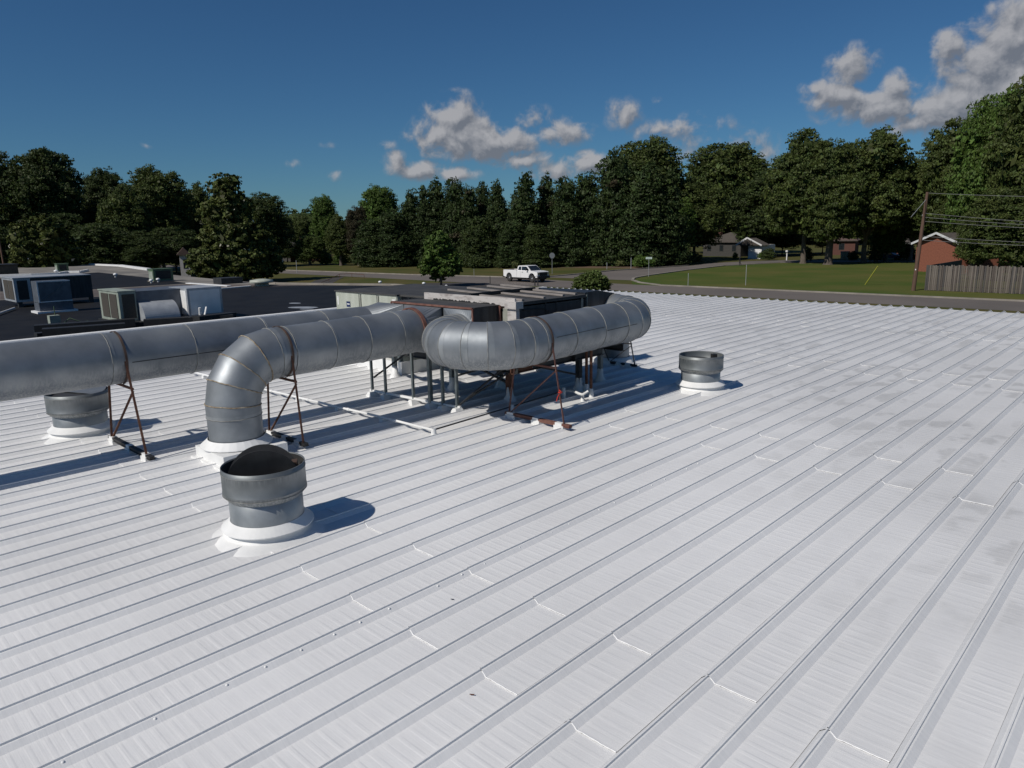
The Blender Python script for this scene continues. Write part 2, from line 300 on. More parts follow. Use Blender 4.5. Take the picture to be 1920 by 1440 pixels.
# ------------------------------------------------------------------ mesh helpers
class MB:
    def __init__(s): s.v = []; s.f = []; s.smooth = []
    def add(s, vs, fs, smooth=False):
        o = len(s.v); s.v += [tuple(v) for v in vs]; s.f += [tuple(i + o for i in f) for f in fs]; s.smooth += [smooth] * len(fs); return s
    def box(s, x0, x1, y0, y1, z0, z1, m=None):
        vs = [Vector((x, y, z)) for z in (z0, z1) for y in (y0, y1) for x in (x0, x1)]
        if m is not None: vs = [m @ v for v in vs]
        return s.add(vs, [(0, 2, 3, 1), (4, 5, 7, 6), (0, 1, 5, 4), (2, 6, 7, 3), (0, 4, 6, 2), (1, 3, 7, 5)])
    def bar(s, p, q, w, h=None, up=(0, 0, 1)):
        p = Vector(p); q = Vector(q); h = h or w; d = (q - p).normalized(); u = Vector(up)
        if abs(d.dot(u)) > .97: u = Vector((1, 0, 0))
        a = d.cross(u).normalized() * (w / 2); b = d.cross(a).normalized() * (h / 2)
        vs = [r + i * a + j * b for r in (p, q) for i, j in ((-1, -1), (1, -1), (1, 1), (-1, 1))]
        return s.add(vs, [(0, 1, 2, 3), (7, 6, 5, 4), (0, 4, 5, 1), (1, 5, 6, 2), (2, 6, 7, 3), (3, 7, 4, 0)])
    def angle(s, p, q, w, t=.006, up=(0, 0, 1)):
        p = Vector(p); q = Vector(q); d = (q - p).normalized(); u = Vector(up)
        if abs(d.dot(u)) > .97: u = Vector((1, 0, 0))
        a = d.cross(u).normalized(); b = d.cross(a).normalized()
        s.bar(p + a * w / 2, q + a * w / 2, w, t, b); s.bar(p + b * w / 2, q + b * w / 2, t, w, b); return s
    def tube(s, pts, r, n=10, closed=False, cap=True):
        pts = [Vector(p) for p in pts]; rs = r if isinstance(r, (list, tuple)) else [r] * len(pts)
        u = None; rings = []
        for i, p in enumerate(pts):
            d = ((pts[(i + 1) % len(pts)] if closed or i < len(pts) - 1 else p) - (pts[i - 1] if closed or i else p)).normalized()
            if u is None: u = d.orthogonal().normalized()
            u = (u - d * u.dot(d)).normalized(); w = d.cross(u)
            rings.append([p + (u * math.cos(2 * math.pi * k / n) + w * math.sin(2 * math.pi * k / n)) * rs[i] for k in range(n)])
        vs = [v for g in rings for v in g]; fs = []
        m = len(pts)
        for i in range(m if closed else m - 1):
            a = i * n; b = ((i + 1) % m) * n
            fs += [(a + k, a + (k + 1) % n, b + (k + 1) % n, b + k) for k in range(n)]
        s.add(vs, fs, True)
        if cap and not closed: s.add(rings[0][::-1], [tuple(range(n))]); s.add(rings[-1], [tuple(range(n))])
        return s
    def lathe(s, prof, c=(0, 0, 0), n=48, smooth=True):
        c = Vector(c); vs = []; fs = []
        for (r, z) in prof: vs += [c + Vector((r * math.cos(2 * math.pi * k / n), r * math.sin(2 * math.pi * k / n), z)) for k in range(n)]
        for i in range(len(prof) - 1): fs += [(i * n + k, i * n + (k + 1) % n, (i + 1) * n + (k + 1) % n, (i + 1) * n + k) for k in range(n)]
        return s.add(vs, fs, smooth)
    def ell(s, c, r, n=10, m=8, jit=0.0, rng=None):
        vs = []; fs = []; rng = rng or random
        for i in range(m + 1):
            t = math.pi * i / m
            for k in range(n):
                a = 2 * math.pi * k / n; j = 1 + rng.uniform(-jit, jit)
                vs.append((c[0] + r[0] * math.sin(t) * math.cos(a) * j, c[1] + r[1] * math.sin(t) * math.sin(a) * j, c[2] + r[2] * math.cos(t) * j))
        for i in range(m): fs += [(i * n + k, (i + 1) * n + k, (i + 1) * n + (k + 1) % n, i * n + (k + 1) % n) for k in range(n)]
        return s.add(vs, fs, True)
    def prism(s, poly, z0, z1):
        n = len(poly); vs = [(x, y, z0) for x, y in poly] + [(x, y, z1) for x, y in poly]
        return s.add(vs, [tuple(range(n))[::-1], tuple(range(n, 2 * n))] + [(i, (i + 1) % n, n + (i + 1) % n, n + i) for i in range(n)])
    def mesh(s, name):
        me = bpy.data.meshes.new(name); me.from_pydata(s.v, [], s.f)
        me.polygons.foreach_set('use_smooth', s.smooth); me.update(); return me
    def build(s, name, m, parent=None, loc=None, rot=None, **kw):
        o = bpy.data.objects.new(name, s.mesh(name)); COL.objects.link(o)
        o.data.materials.append(MATS[m])
        if parent is not None: o.parent = parent
        if loc is not None: o.location = loc
        if rot is not None: o.rotation_euler = rot
        for k, v in kw.items(): o[k] = v
        return o
def tag(o, label, cat, group=None):
    o['label'] = label; o['category'] = cat
    if group: o['group'] = group
    return o
def thing(name, label, cat, loc=(0, 0, 0), rz=0.0, group=None):
    o = bpy.data.objects.new(name, None); COL.objects.link(o); o.location = loc; o.rotation_euler = (0, 0, rz); o.empty_display_size = .2
    return tag(o, label, cat, group)
def copy_tree(o, parent=None):
    c = o.copy(); COL.objects.link(c)
    if parent is not None: c.parent = parent
    for ch in list(o.children): copy_tree(ch, c)
    return c
def struct(mb, name, m, **kw): return mb.build(name, m, kind='structure', **kw)

# ------------------------------------------------------------------ ground and streets (all flat at ZG)
def sheet(name, m, pts, z, holes=0, kind='structure'):
    mb = MB(); mb.add([(p[0], p[1], z) for p in pts], [tuple(range(len(pts)))]); o = mb.build(name, m); o['kind'] = kind; return o
sheet('ground', 'grass', [(-1500, -1500), (1500, -1500), (1500, 1500), (-1500, 1500)], ZG)
ROAD_N, ROAD_F = 65.0, 73.0
sheet('road', 'asphalt', [(-420, ROAD_N - 4), (-96, ROAD_N), (160, ROAD_N), (160, ROAD_F), (-50, ROAD_F), (-73, 75.5), (-100, 72), (-420, 68)], ZG + .008)
side_r = [at(*p, ZG) for p in [(1184, 525.7), (1196, 521), (1219, 516.6), (1290, 506.7), (1358, 498.8), (1461, 493), (1556, 491.5), (1720, 491.5)]]
side_l = [at(*p, ZG) for p in [(1720, 488.5), (1556, 488), (1477, 488), (1413, 489.5), (1334, 493.5), (1290, 498.8), (1197, 505), (1150, 508), (1080, 515), (1022, 520)]]
sheet('side_street', 'asphalt', side_r + side_l, ZG + .012)
sheet('driveway', 'apron', [at(*p, ZG) for p in [(790, 546), (990, 546), (992, 533), (900, 529), (800, 531), (760, 540)]], ZG + .004)
sheet('lawn', 'lawn', side_r + [at(1800, 492, ZG), at(2200, 500, ZG), Vector((40, ROAD_F + .1, 0)), Vector((-50, ROAD_F + .1, 0))], ZG + .004)
sheet('verge', 'soil', [at(*p, ZG) for p in [(1000, 503), (1060, 502), (1145, 503), (1190, 503.5), (1285, 497.5), (1250, 497), (1150, 499.5), (1060, 498.5), (1000, 499.5)]], ZG + .004)
def kerb(name, pts, w=.35, h=.13):
    mb = MB()
    for a, b in zip(pts[:-1], pts[1:]):
        a = Vector((a[0], a[1], ZG + h / 2)); b = Vector((b[0], b[1], ZG + h / 2)); e = (b - a).normalized() * .05
        mb.bar(a - e, b + e, w, h)
    return mb.build(name, 'concrete', kind='structure')
kerb('kerb', [Vector((60, ROAD_F + .2, 0)), Vector((-46, ROAD_F + .2, 0)), at(1199.6, 530.4, ZG), at(1186, 526, ZG), at(1188, 522.5, ZG), at(1196, 520.5, ZG)] + side_r[2:5])
kerb('kerb', [at(1290, 498.4, ZG), at(1197, 504.6, ZG), at(1150, 507.6, ZG), at(1080, 514.6, ZG), at(1022, 519.8, ZG), at(945, 519.8, ZG), at(770, 515.4, ZG), at(650, 511, ZG), at(538, 507, ZG), at(420, 502, ZG)])
kerb('kerb', [at(1290, 506.4, ZG), at(1358, 498.5, ZG), at(1461, 492.7, ZG)], w=.2, h=.1)

# ------------------------------------------------------------------ white roofed building
S = .4237; X00 = -1.808
XL, XR, Y0R, Y1R = X00 - 60 * S, X00 + 13 * S, -3.0, 31.25
hall = thing('low_school_building', 'low building under the wide white standing seam metal roof in front', 'building')
hw = MB(); hw.box(XL + .3, XR - .3, Y0R + .3, Y1R - .5, ZG, -.12); hw.build('wall', 'brick', hall)
deck = MB(); deck.box(XL, XR, Y0R, Y1R - .05, -.11, -.012); deck = deck.build('roof', 'white', hall)
PROF = [(-.052, .0), (-.018, .030), (-.007, .033), (-.006, .050), (.003, .050), (.004, .035), (.016, .032), (.060, .0)]
def panel_mesh(ln, seed, screws=False, lap=True):
    rg = random.Random(seed); mb = MB()
    prof = PROF + [(.17, -.001), (.28, -.001), (S - .0525, .0)]
    vs = []; ny = max(2, int(ln / .9))
    for j in range(ny + 1):
        y = ln * j / ny; dz = .006 * (1 - j / ny); wz = rg.uniform(-.0015, .0015) if 0 < j < ny else 0
        wx = rg.uniform(-.002, .002) if 0 < j < ny else 0
        for i, (x, z) in enumerate(prof): vs.append((x + (wx if i < 8 else 0), y, z + dz + (wz if 2 < i < 6 or i in (9, 10) else 0)))
    k = len(prof); fs = [(j * k + i, j * k + i + 1, (j + 1) * k + i + 1, (j + 1) * k + i) for j in range(ny) for i in range(k - 1)]
    mb.add(vs, fs); return mb
def bead_mb(rg):
    mb = MB(); pts = []; n = 16
    for i in range(n + 1):
        x = .012 + (S - .055 - .012) * i / n; z = .034 if i == 0 else (.018 if i == 1 else .006)
        pts.append((x, rg.uniform(-.0028, .0028), z))
    mb.tube(pts, [rg.uniform(.0035, .0058) for _ in pts], 6); return mb
segs_y = [3.25, 9.45, 16.5, 23.45]
PM = {}
allp = []
for k in range(-60, 13):
    off = 0.0 if k % 2 == 0 else 1.05
    ys = [Y0R] + [y + off for y in segs_y] + [Y1R]
    for a, b in zip(ys[:-1], ys[1:]):
        x = X00 + k * S; c = np.array([x + S / 2, (a + b) / 2]); d = max(2.5, np.hypot(*c))
        vis = 1.0
        if b < 3.6 + 0 and x < -9: vis = .8
        if x > -.5: vis = .25 if b < 12 else .05
        allp.append((-vis * S * (b - a) * HC / d ** 3, x, a, b, k))
allp.sort()
bead_proto = [bead_mb(random.Random(s)).mesh('lap_bead') for s in range(6)]
for b_ in bead_proto: b_.materials.append(MATS['bead'])
rest = MB(); restb = MB()
for i, (_, x, a, b, k) in enumerate(allp):
    key = (round(b - a, 2), k % 3)
    if i < 296:
        if key not in PM:
            me = panel_mesh(b - a, hash(key) % 999).mesh('panel'); me.materials.append(MATS['roof']); me.materials.append(MATS['bead']); PM[key] = me
            if a > 0:   # bead of sealant along the end lap, part of the same sheet
                src = bead_mb(random.Random(k)); o0 = len(me.vertices)
                tmp = panel_mesh(b - a, hash(key) % 999); n0 = len(tmp.f); tmp.add(src.v, src.f, True)
                me2 = tmp.mesh('panel'); me2.materials.append(MATS['roof']); me2.materials.append(MATS['bead'])
                for pi in range(n0, len(me2.polygons)): me2.polygons[pi].material_index = 1
                PM[key] = me2
        o = bpy.data.objects.new('panel', PM[key]); COL.objects.link(o); o.parent = deck; o.location = (x, a, 0)
    else:
        t = panel_mesh(b - a, i); rest.add([(v[0] + x, v[1] + a, v[2]) for v in t.v], t.f)
if rest.v: rest.build('panel_rest', 'roof', deck, kind='stuff')
# screw heads along three ribs
sc = MB()
for k, y0, y1 in ((-7, .6, 9), (-13, 11, 30), (-2, 24, 31)):
    y = y0; x = X00 + k * S + .025
    while y < y1:
        sc.lathe([(.010, -.004), (.010, .003), (.006, .006), (0, .006)], (x, y, .027), 8); y += random.choice((.3, .55, .25, .5))
sc.build('screw_heads', 'white', deck, kind='stuff')
# eave trim and rake trim
e = MB(); e.box(XL, XR, Y1R - .045, Y1R + .01, -.2, -.004); e.build('eave_trim', 'white', hall)
e = MB(); e.box(XL - .28, XL + .03, Y0R, Y1R, -.16, .075); e.build('rake_trim', 'white', hall)
# closures at the rib ends
e = MB()
for k in range(-60, 14):
    x = X00 + k * S; e.add([(x - .075, Y1R + .012, -.004), (x - .02, Y1R + .012, .062), (x + .015, Y1R + .012, .062), (x + .085, Y1R + .012, -.004),
                            (x - .075, Y1R - .10, .0), (x - .02, Y1R - .10, .066), (x + .015, Y1R - .10, .066), (x + .085, Y1R - .10, .0)],
                           [(3, 2, 1, 0), (0, 1, 5, 4), (1, 2, 6, 5), (2, 3, 7, 6)])
e.build('rib_closures', 'bead', hall, kind='stuff')

# ------------------------------------------------------------------ dark roofed building behind the rake
ZB = -.35
annex = thing('flat_roof_building', 'long low building with black membrane and pale gravel flat roofs behind the white roof', 'building')
def pz(p, z=ZB): q = at(*p, z); return (q.x, q.y)
out_ = [(XL - .35, -30), (XL - .35, 30.7), (-41.2, 30.8), pz((609, 534.5)), pz((520, 533)), pz((400, 523)), pz((290, 512)), pz((280, 507)), pz((215, 499)), pz((170, 496)), pz((60, 500)), (-150, 20), (-150, -30)]
b = MB(); b.prism([(x, y) for x, y in out_][::-1], ZB - .5, ZB); aroof = b.build('roof', 'gravel_roof', annex)
b = MB(); b.prism([(x * .997, y * .99 - .1) for x, y in out_][::-1], ZG, ZB - .5); b.build('wall', 'brick_dark', annex)
def patch(name, m, pts, dz):
    mb = MB(); mb.add([(x, y, ZB + dz) for x, y in pts], [tuple(range(len(pts)))]); return mb.build(name, m, aroof)
patch('pale_strip', 'gravel_pink', [pz((0, 548)), pz((0, 562)), pz((137, 556)), pz((250, 556)), pz((365, 546)), pz((470, 538)), pz((600, 534.6)), pz((352, 532.5)), pz((137, 545.5))], .004)
patch('membrane', 'membrane', [(XL - .4, -30), (XL - .4, 30.5), (-41, 30.6), pz((605, 535)), pz((471, 537.4)), pz((366, 545.5)), pz((250, 556)), pz((137, 557)), pz((0, 563)), (-120, 6), (-120, -30)], .008)
patch('membrane', 'membrane', [pz((0, 522)), pz((0, 547)), pz((137, 545)), pz((351, 531.5)), pz((300, 523)), pz((185, 511)), pz((125, 513.5)), pz((60, 518))], .012)
pud = MB()
for (px, py, w, h) in [(568, 577, 30, 1.6), (553, 569, 12, .9), (575, 580, 14, .8)]:
    pud.add([(at(px + w * math.cos(t) * random.uniform(.8, 1), py + h * math.sin(t), ZB).x, at(px + w * math.cos(t), py + h * math.sin(t), ZB).y, ZB + .016) for t in np.linspace(0, 2 * math.pi, 17)[:-1]], [tuple(range(16))])
pud.build('roof_puddle', 'pale_metal', aroof)
# parapet caps round the dark roof
b = MB()
edge = [(XL - .35, 30.8), (-41.2, 30.9), pz((609, 534.2)), pz((520, 532.7)), pz((471, 529))]
for p, q in zip(edge[:-1], edge[1:]): b.bar((*p, ZB + .05), (*q, ZB + .05), .3, .14)
b.build('roof_edge_cap', 'concrete', aroof)
b = MB()
edge = [pz((470, 537)), pz((380, 545)), pz((366, 546))]
for p, q in zip(edge[:-1], edge[1:]): b.bar((*p, ZB + .03), (*q, ZB + .03), .25, .08)
edge = [pz((352, 531.5)), pz((430, 537))]
b.bar((*edge[0], ZB + .03), (*edge[1], ZB + .03), .35, .06)
b.build('roof_edge_cap', 'white', aroof)
b = MB()
edge = [pz((225, 499.5)), pz((280, 507))]
b.bar((*edge[0], ZB + .1), (*edge[1], ZB + .1), .5, .25); b.bar((*pz((170, 497)), ZB + .1), (*pz((225, 499.5)), ZB + .1), .5, .2)
b.build('roof_edge_cap', 'white', aroof)
b = MB()
edge = [pz((0, 519)), pz((60, 517)), pz((110, 515)), pz((125, 512)), pz((150, 511.5)), pz((165, 508.5))]
for p, q in zip(edge[:-1], edge[1:]): b.bar((*p, ZB + .12), (*q, ZB + .12), .22, .22)
b.build('roof_edge_cap', 'white', aroof)

# ------------------------------------------------------------------ sheet metal ducts
RD = .385
def section(parent, name, p, q, np_, nq_, r, m, n=56, r2=None, over=.0):
    """tube from the plane (p, np_) to the plane (q, nq_)"""
    p = Vector(p); q = Vector(q); d = (q - p).normalized(); u = d.orthogonal().normalized(); w = d.cross(u)
    r2 = r2 or r; vs = []; fs = []
    for (c, nn, rr) in ((p, Vector(np_), r), (q, Vector(nq_), r2)):
        for k in range(n):
            o = (u * math.cos(2 * math.pi * k / n) + w * math.sin(2 * math.pi * k / n)) * rr
            t = -(o.dot(nn)) / d.dot(nn); vs.append(c + o + d * t)
    fs = [(k, (k + 1) % n, n + (k + 1) % n, n + k) for k in range(n)]
    mb = MB(); mb.add(vs, fs, True); return mb.build(name, m, parent)
def seam_ring(parent, c, nrm, r, m='seam', t=.008, wob=.004, axis=None, n=56):
    c = Vector(c); nrm = Vector(nrm).normalized(); axis = Vector(axis or nrm).normalized()
    u = axis.orthogonal().normalized(); w = axis.cross(u); pts = []
    for k in range(n):
        o = (u * math.cos(2 * math.pi * k / n) + w * math.sin(2 * math.pi * k / n)) * (r + .002)
        pts.append(c + o + axis * (-(o.dot(nrm)) / axis.dot(nrm)) + axis * random.uniform(-wob, wob))
    mb = MB(); mb.tube(pts, t, 6, closed=True); return mb.build('seam', m, parent)
def duct(parent, pts, r=RD, m='galv', seam_m='seam', seams=None, mats=None):
    pts = [Vector(p) for p in pts]; nr = []
    for i in range(len(pts)):
        a = (pts[i] - pts[i - 1]).normalized() if i else None
        b = (pts[i + 1] - pts[i]).normalized() if i < len(pts) - 1 else None
        nr.append((a + b).normalized() if a and b else (a or b))
    for i in range(len(pts) - 1):
        rr = r + (.003 if i % 2 else 0)
        o = section(parent, 'duct_section', pts[i], pts[i + 1], nr[i], nr[i + 1], rr, m)
        sm = seam_m if seams is None else seams[i]
        if i and sm == 'seam':
            ax = (pts[i + 1] - pts[i]).normalized(); q0 = pts[i]; q1 = pts[i] + ax * random.choice((.02, .035, .05))
            section(o, 'slip_joint', q0, q1, nr[i], ax, r + .0045, 'galv_light')
        if i and sm: seam_ring(o, pts[i], nr[i], r + .003, sm, t=.006 if sm == 'seam' else .009, axis=(pts[i + 1] - pts[i]))
def arc(c, r, a0, a1, n, f): return [f(c, r, a0 + (a1 - a0) * i / n) for i in range(n + 1)]

# duct A: straight run along the rake, out of the picture on the left
da = thing('round_duct', 'long straight grey round duct nearest the roof edge, running out of the picture at left', 'duct', (0, 0, 0), group='galvanised ducts')
XA = -11.63
ys = [-4.0, -2.9, -1.7, -.5, .7, 1.85, 3.40, 4.62, 5.85, 7.05, 8.0]
duct(da, [(XA, y, 1.455) for y in ys])
for zz, y in ((1.2, 5), ):
    mb = MB(); mb.bar((XA + RD * math.cos(.1) + .002, 3.66, 1.42), (XA + RD * math.cos(.1) + .002, 7.6, 1.42), .004, .012); mb.build('seam', 'dark_steel', da)
    mb = MB(); mb.bar((XA + RD * .87, 1.85, 1.26), (XA + RD * .87, -3, 1.26), .006, .012); mb.build('seam', 'dark_steel', da)

# duct B: riser with mitred elbow, then straight to the plenum
XB, YB = -10.15, 4.61
db = thing('round_duct', 'grey round duct rising from a white curb and bending through a mitred elbow', 'duct', (0, 0, 0), group='galvanised ducts')
Rb = .66; zc = .79; pts = [(XB, YB, .24), (XB, YB, .62)]
for a in (0, 22.5, 45, 67.5, 90):
    t = R_(a); pts.append((XB, YB + Rb - Rb * math.cos(t), zc + Rb * math.sin(t)))
f = 1 / math.cos(R_(11.25))
pts += [(XB, 5.50, 1.452), (XB, 6.20, 1.463), (XB, 6.86, 1.474), (XB, 7.55, 1.486), (XB, 8.05, 1.495)]
duct(db, pts, seams=[None, 'seam', 'sealant', 'sealant', 'sealant', 'sealant', 'seam', 'seam', 'seam', 'seam', 'seam'])
mb = MB(); mb.lathe([(RD + .02, .30), (RD + .035, .285), (RD + .13, .205), (RD + .13, .195), (RD - .02, .20)], (XB, YB, 0), 28, False); mb.build('storm_collar', 'white', db)
mb = MB(); mb.box(-.40, .52, -.52, .46, .0, .185); mb.box(-.46, .57, -.58, .50, -.002, .03); mb.build('curb', 'white', db, loc=(XB + .03, YB + .05, 0))

# duct C: U from the plenum to the run in front and back through an elbow into the end box
dc = thing('round_duct', 'grey round duct curling in a U in front of the units, on rusty stands', 'duct', (0, 0, 0), group='galvanised ducts')
XC = -7.92; XI = -9.36; cx = (XC + XI) / 2; rc = (XC - XI) / 2; cy = 8.42; zc = 1.42
pts = [(XI, 8.45, zc + .01)]
for i in range(9):
    t = math.pi - math.pi * i / 8; pts.append((cx + rc * math.cos(t), cy - rc * math.sin(t), zc))
pts[1] = (XI, cy - .08, zc)
pts += [(XC, 8.70, zc + .005), (XC, 9.45, zc + .025), (XC, 10.25, zc + .045), (XC, 10.95, zc + .06)]
rf = .70; ye = 12.05
for a in (0, 22.5, 45, 67.5, 90):
    t = R_(a); pts.append((XC - rf + rf * math.cos(t), ye - rf + rf * math.sin(t), zc + .06 + .05 * (a / 90)))
pts.append((-8.64, ye, zc + .11))
duct(dc, pts)
mb = MB(); mb.bar((XC + RD + .001, 10.28, 1.46), (XC + RD + .001, 11.2, 1.485), .004, .012); mb.bar((XC + RD + .001, 8.9, 1.50), (XC + RD + .001, 10.2, 1.53), .004, .008); mb.build('seam', 'dark_steel', dc)

# duct riser at the back
dd = thing('round_duct', 'short grey round duct dropping to the roof behind the far end of the U duct', 'duct', group='galvanised ducts')
duct(dd, [(-10.35, 14.38, .0), (-10.35, 14.38, .62), (-10.35, 14.28, .86), (-10.35, 14.05, .98), (-10.35, 13.0, 1.0), (-10.35, 12.3, 1.0)], r=.38, seams=['seam'] * 6)
mb = MB(); mb.lathe([(.40, .16), (.52, .10), (.52, .05), (.58, .0)], (-10.35, 14.38, 0), 40); mb.build('curb', 'white', dd)

# ------------------------------------------------------------------ stands carrying the ducts
def stand(y, xf0, xf1, xt0, xt1, zt, cxd, base, label, m='rust', brace_side=0, bm='rust', ribbon=False, rr=RD):
    t = thing('duct_stand', label, 'duct stand', ((xf0 + xf1) / 2, y, 0), group='steel stands under the ducts')
    ox = (xf0 + xf1) / 2
    def P(x, z): return (x - ox, 0, z)
    mb = MB(); mb.bar(P(base[0], .085), P(base[1], .085), .07, .045); mb.bar(P(base[0], .062), P(base[1], .062), .09, .012); mb.build('base_channel', bm, t)
    for a, b in ((xf0, xt0), (xf1, xt1)):
        mb = MB(); mb.angle(P(a, .10), P(b, zt), .032, .006, up=(0, 1, 0)); mb.build('leg', m, t)
    f_ = (zt - .41 - .1) / (zt - .1); zz = zt - .41
    xa = xf0 + (xt0 - xf0) * f_; xb = xf1 + (xt1 - xf1) * f_
    mb = MB(); mb.bar(P(xa, zz), P(xb, zz), .03, .03); mb.build('crossbar', m, t)
    mb = MB(); mb.bar(P(xf0 + .03, .11), P(xb - .01, zz - .04), .034, .012); mb.build('brace', m, t)
    pts = [Vector(P(cxd + (rr + .012) * math.cos(a), zt + (rr + .012) * math.sin(a))) for a in np.linspace(0, 2 * math.pi, 61)[:-1]]
    vs = []; fs = []
    for i, p in enumerate(pts):
        o = (p - Vector(P(cxd, zt))).normalized() * .006
        vs += [p + Vector((0, -.016, 0)), p + Vector((0, .016, 0)), p + o + Vector((0, .016, 0)), p + o + Vector((0, -.016, 0))]
    n = len(pts)
    for i in range(n):
        a = 4 * i; b = 4 * ((i + 1) % n); fs += [(a + k, a + (k + 1) % 4, b + (k + 1) % 4, b + k) for k in range(4)]
    mb = MB(); mb.add(vs, fs, False); mb.build('strap', 'strap', t)
    for x, w in ((base[0] + .14, .11), (base[1] - .22, .10), ((base[0] + base[1]) / 2, .09)):
        mb = MB(); mb.box(x - ox - w, x - ox + w, -.055, .055, .0, .07); mb.box(x - ox - w * .8, x - ox + w * .6, -.040, .040, .069, .112); mb.build('white_coating', 'white', t)
    if ribbon:
        mb = MB(); c = Vector(P(xf1 + (xt1 - xf1) * .40, .62))
        mb.tube([c + Vector((.03 * math.cos(a), .03 * math.sin(a), .01 * math.sin(3 * a))) for a in np.linspace(0, 6.28, 9)[:-1]], .008, 5, closed=True)
        mb.tube([c, c + Vector((-.03, -.03, -.08)), c + Vector((-.05, -.03, -.15))], .007, 5); mb.tube([c, c + Vector((.02, -.04, .05)), c + Vector((.05, -.04, .03))], .007, 5)
        mb.build('ribbon', 'ribbon', t)
    return t
stand(3.585, -12.34, -10.87, -12.01, -11.25, 1.455, XA, (-12.46, -10.70), 'rusty angle iron stand under the duct nearest the roof edge', bm='black')
stand(5.42, -10.69, -9.635, -10.53, -9.77, 1.452, XB, (-10.8, -9.58), 'rusty stand just behind the mitred elbow duct', bm='black')
stand(8.80, -8.54, -7.29, -8.30, -7.535, 1.425, XC, (-8.63, -7.17), 'rust red stand under the U duct with an orange ribbon tied on', m='rust_red', bm='rust_red', ribbon=True)
tD = stand(13.95, -10.15, -9.42, -10.6, -9.62, .99, -10.35, (-10.35, -9.38), 'thin dark stand behind the far elbow of the U duct', m='dark_steel', bm='dark_steel', rr=.385)

# ------------------------------------------------------------------ exhaust vents
def vent(x, y, h, label, mode, rp=.385, col=.435, colh=.38):
    t = thing('exhaust_vent', label, 'roof vent', (x, y, 0), group='round exhaust vents')
    mb = MB(); mb.lathe([(rp, .10), (rp, h - .12), (rp - .006, h - .12), (rp - .006, .10)], n=56); mb.build('stack', 'galv_light', t)
    zb = h - colh
    mb = MB(); mb.lathe([(rp + .004, zb - .03), (col - .008, zb + .02), (col, zb + .03), (col, zb + .055), (col + .004, zb + .06), (col, zb + .065), (col, h - .06), (col + .004, h - .055), (col, h - .05), (col, h), (col - .008, h + .002), (col - .010, h - .30), (rp - .02, h - .32)], n=64)
    o = mb.build('collar', 'galv_old', t); seam_ring(o, (0, 0, zb + .03), (0, 0, 1), col, 'seam', t=.003, wob=.002); seam_ring(o, (0, 0, h - .05), (0, 0, 1), col, 'seam', t=.003, wob=.001)
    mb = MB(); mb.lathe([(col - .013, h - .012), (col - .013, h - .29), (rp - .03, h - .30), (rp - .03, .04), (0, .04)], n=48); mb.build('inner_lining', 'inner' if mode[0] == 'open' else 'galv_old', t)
    mb = MB(); mb.lathe([(rp + .004, .215), (rp + .014, .205), (rp + .10, .135), (rp + .10, .125), (rp + .02, .13)], n=56, smooth=False); mb.build('storm_collar', 'white', t)
    mb = MB(); mb.lathe([(rp + .06, .13), (rp + .065, .062), (rp + .09, .052), (rp + .11, .046), (rp + .17, .012), (rp + .20, -.002)], n=56)
    for i, v in enumerate(mb.v):
        r = math.hypot(v[0], v[1])
        if r > rp + .12: j = 1 + .05 * math.sin(4 * math.atan2(v[1], v[0]) + x); mb.v[i] = (v[0] * j, v[1] * j * 1.04, v[2])
    mb.build('curb', 'white', t)
    def halfdisc(r, th=.006, n=28):
        vs = []; 
        for s_ in (-th / 2, th / 2): vs += [(r * math.cos(a), s_, r * math.sin(a)) for a in np.linspace(0, math.pi, n)]
        fs = [tuple(range(n))[::-1], tuple(range(n, 2 * n))] + [(i, (i + 1) % n, n + (i + 1) % n, n + i) for i in range(n)]
        q = MB(); q.add(vs, fs); return q
    ang = mode[1]
    if mode[0] == 'open':
        for s_, tilt in ((.035, 7), (-.05, -13)):
            o = halfdisc(rp - .005).build('damper_blade', 'dark_steel', t, loc=(-s_ * math.sin(ang), s_ * math.cos(ang), h - .19)); o.rotation_euler = (R_(-tilt), 0, ang)
        mb = MB(); mb.box(-rp + .01, rp - .01, -.05, .05, h - .205, h - .19); mb.box(rp - .09, rp - .03, -.06, .06, h - .2, h + .0); mb.build('hinge_bar', 'strap', t, rot=(0, 0, ang))
    elif mode[0] == 'half':
        o = halfdisc(rp + .03).build('damper_blade', 'galv', t, loc=(0, 0, h - .03)); o.rotation_euler = (R_(-82), 0, ang)
        o = halfdisc(rp + .03).build('damper_blade', 'dark_steel', t, loc=(0, 0, h - .05)); o.rotation_euler = (R_(98), 0, ang)
    else:
        for s_ in (1, -1):
            o = halfdisc(rp - .01).build('damper_blade', 'dark_steel', t, loc=(0, 0, h - .16)); o.rotation_euler = (R_(90 * s_ - 8 * s_), 0, ang)
        mb = MB(); mb.box(-rp + .02, rp - .1, -.012, .012, h - .10, h - .085); mb.box(rp - .14, rp - .05, -.05, .05, h - .15, h - .01); mb.build('hinge_bar', 'black', t, rot=(0, 0, ang))
    return t
vent(-7.12, 3.495, .80, 'nearest open exhaust vent with its damper blades folded up', ('open', 1.00), colh=.325)
vent(-7.15, 12.92, .72, 'exhaust vent standing alone beyond the U duct with a closed damper and thin bar', ('bar', 1.05), colh=.31)
vent(-13.30, 3.42, .745, 'exhaust vent half hidden under the straight duct at left, flat damper blade raised', ('half', .4), rp=.40, col=.465, colh=.34)

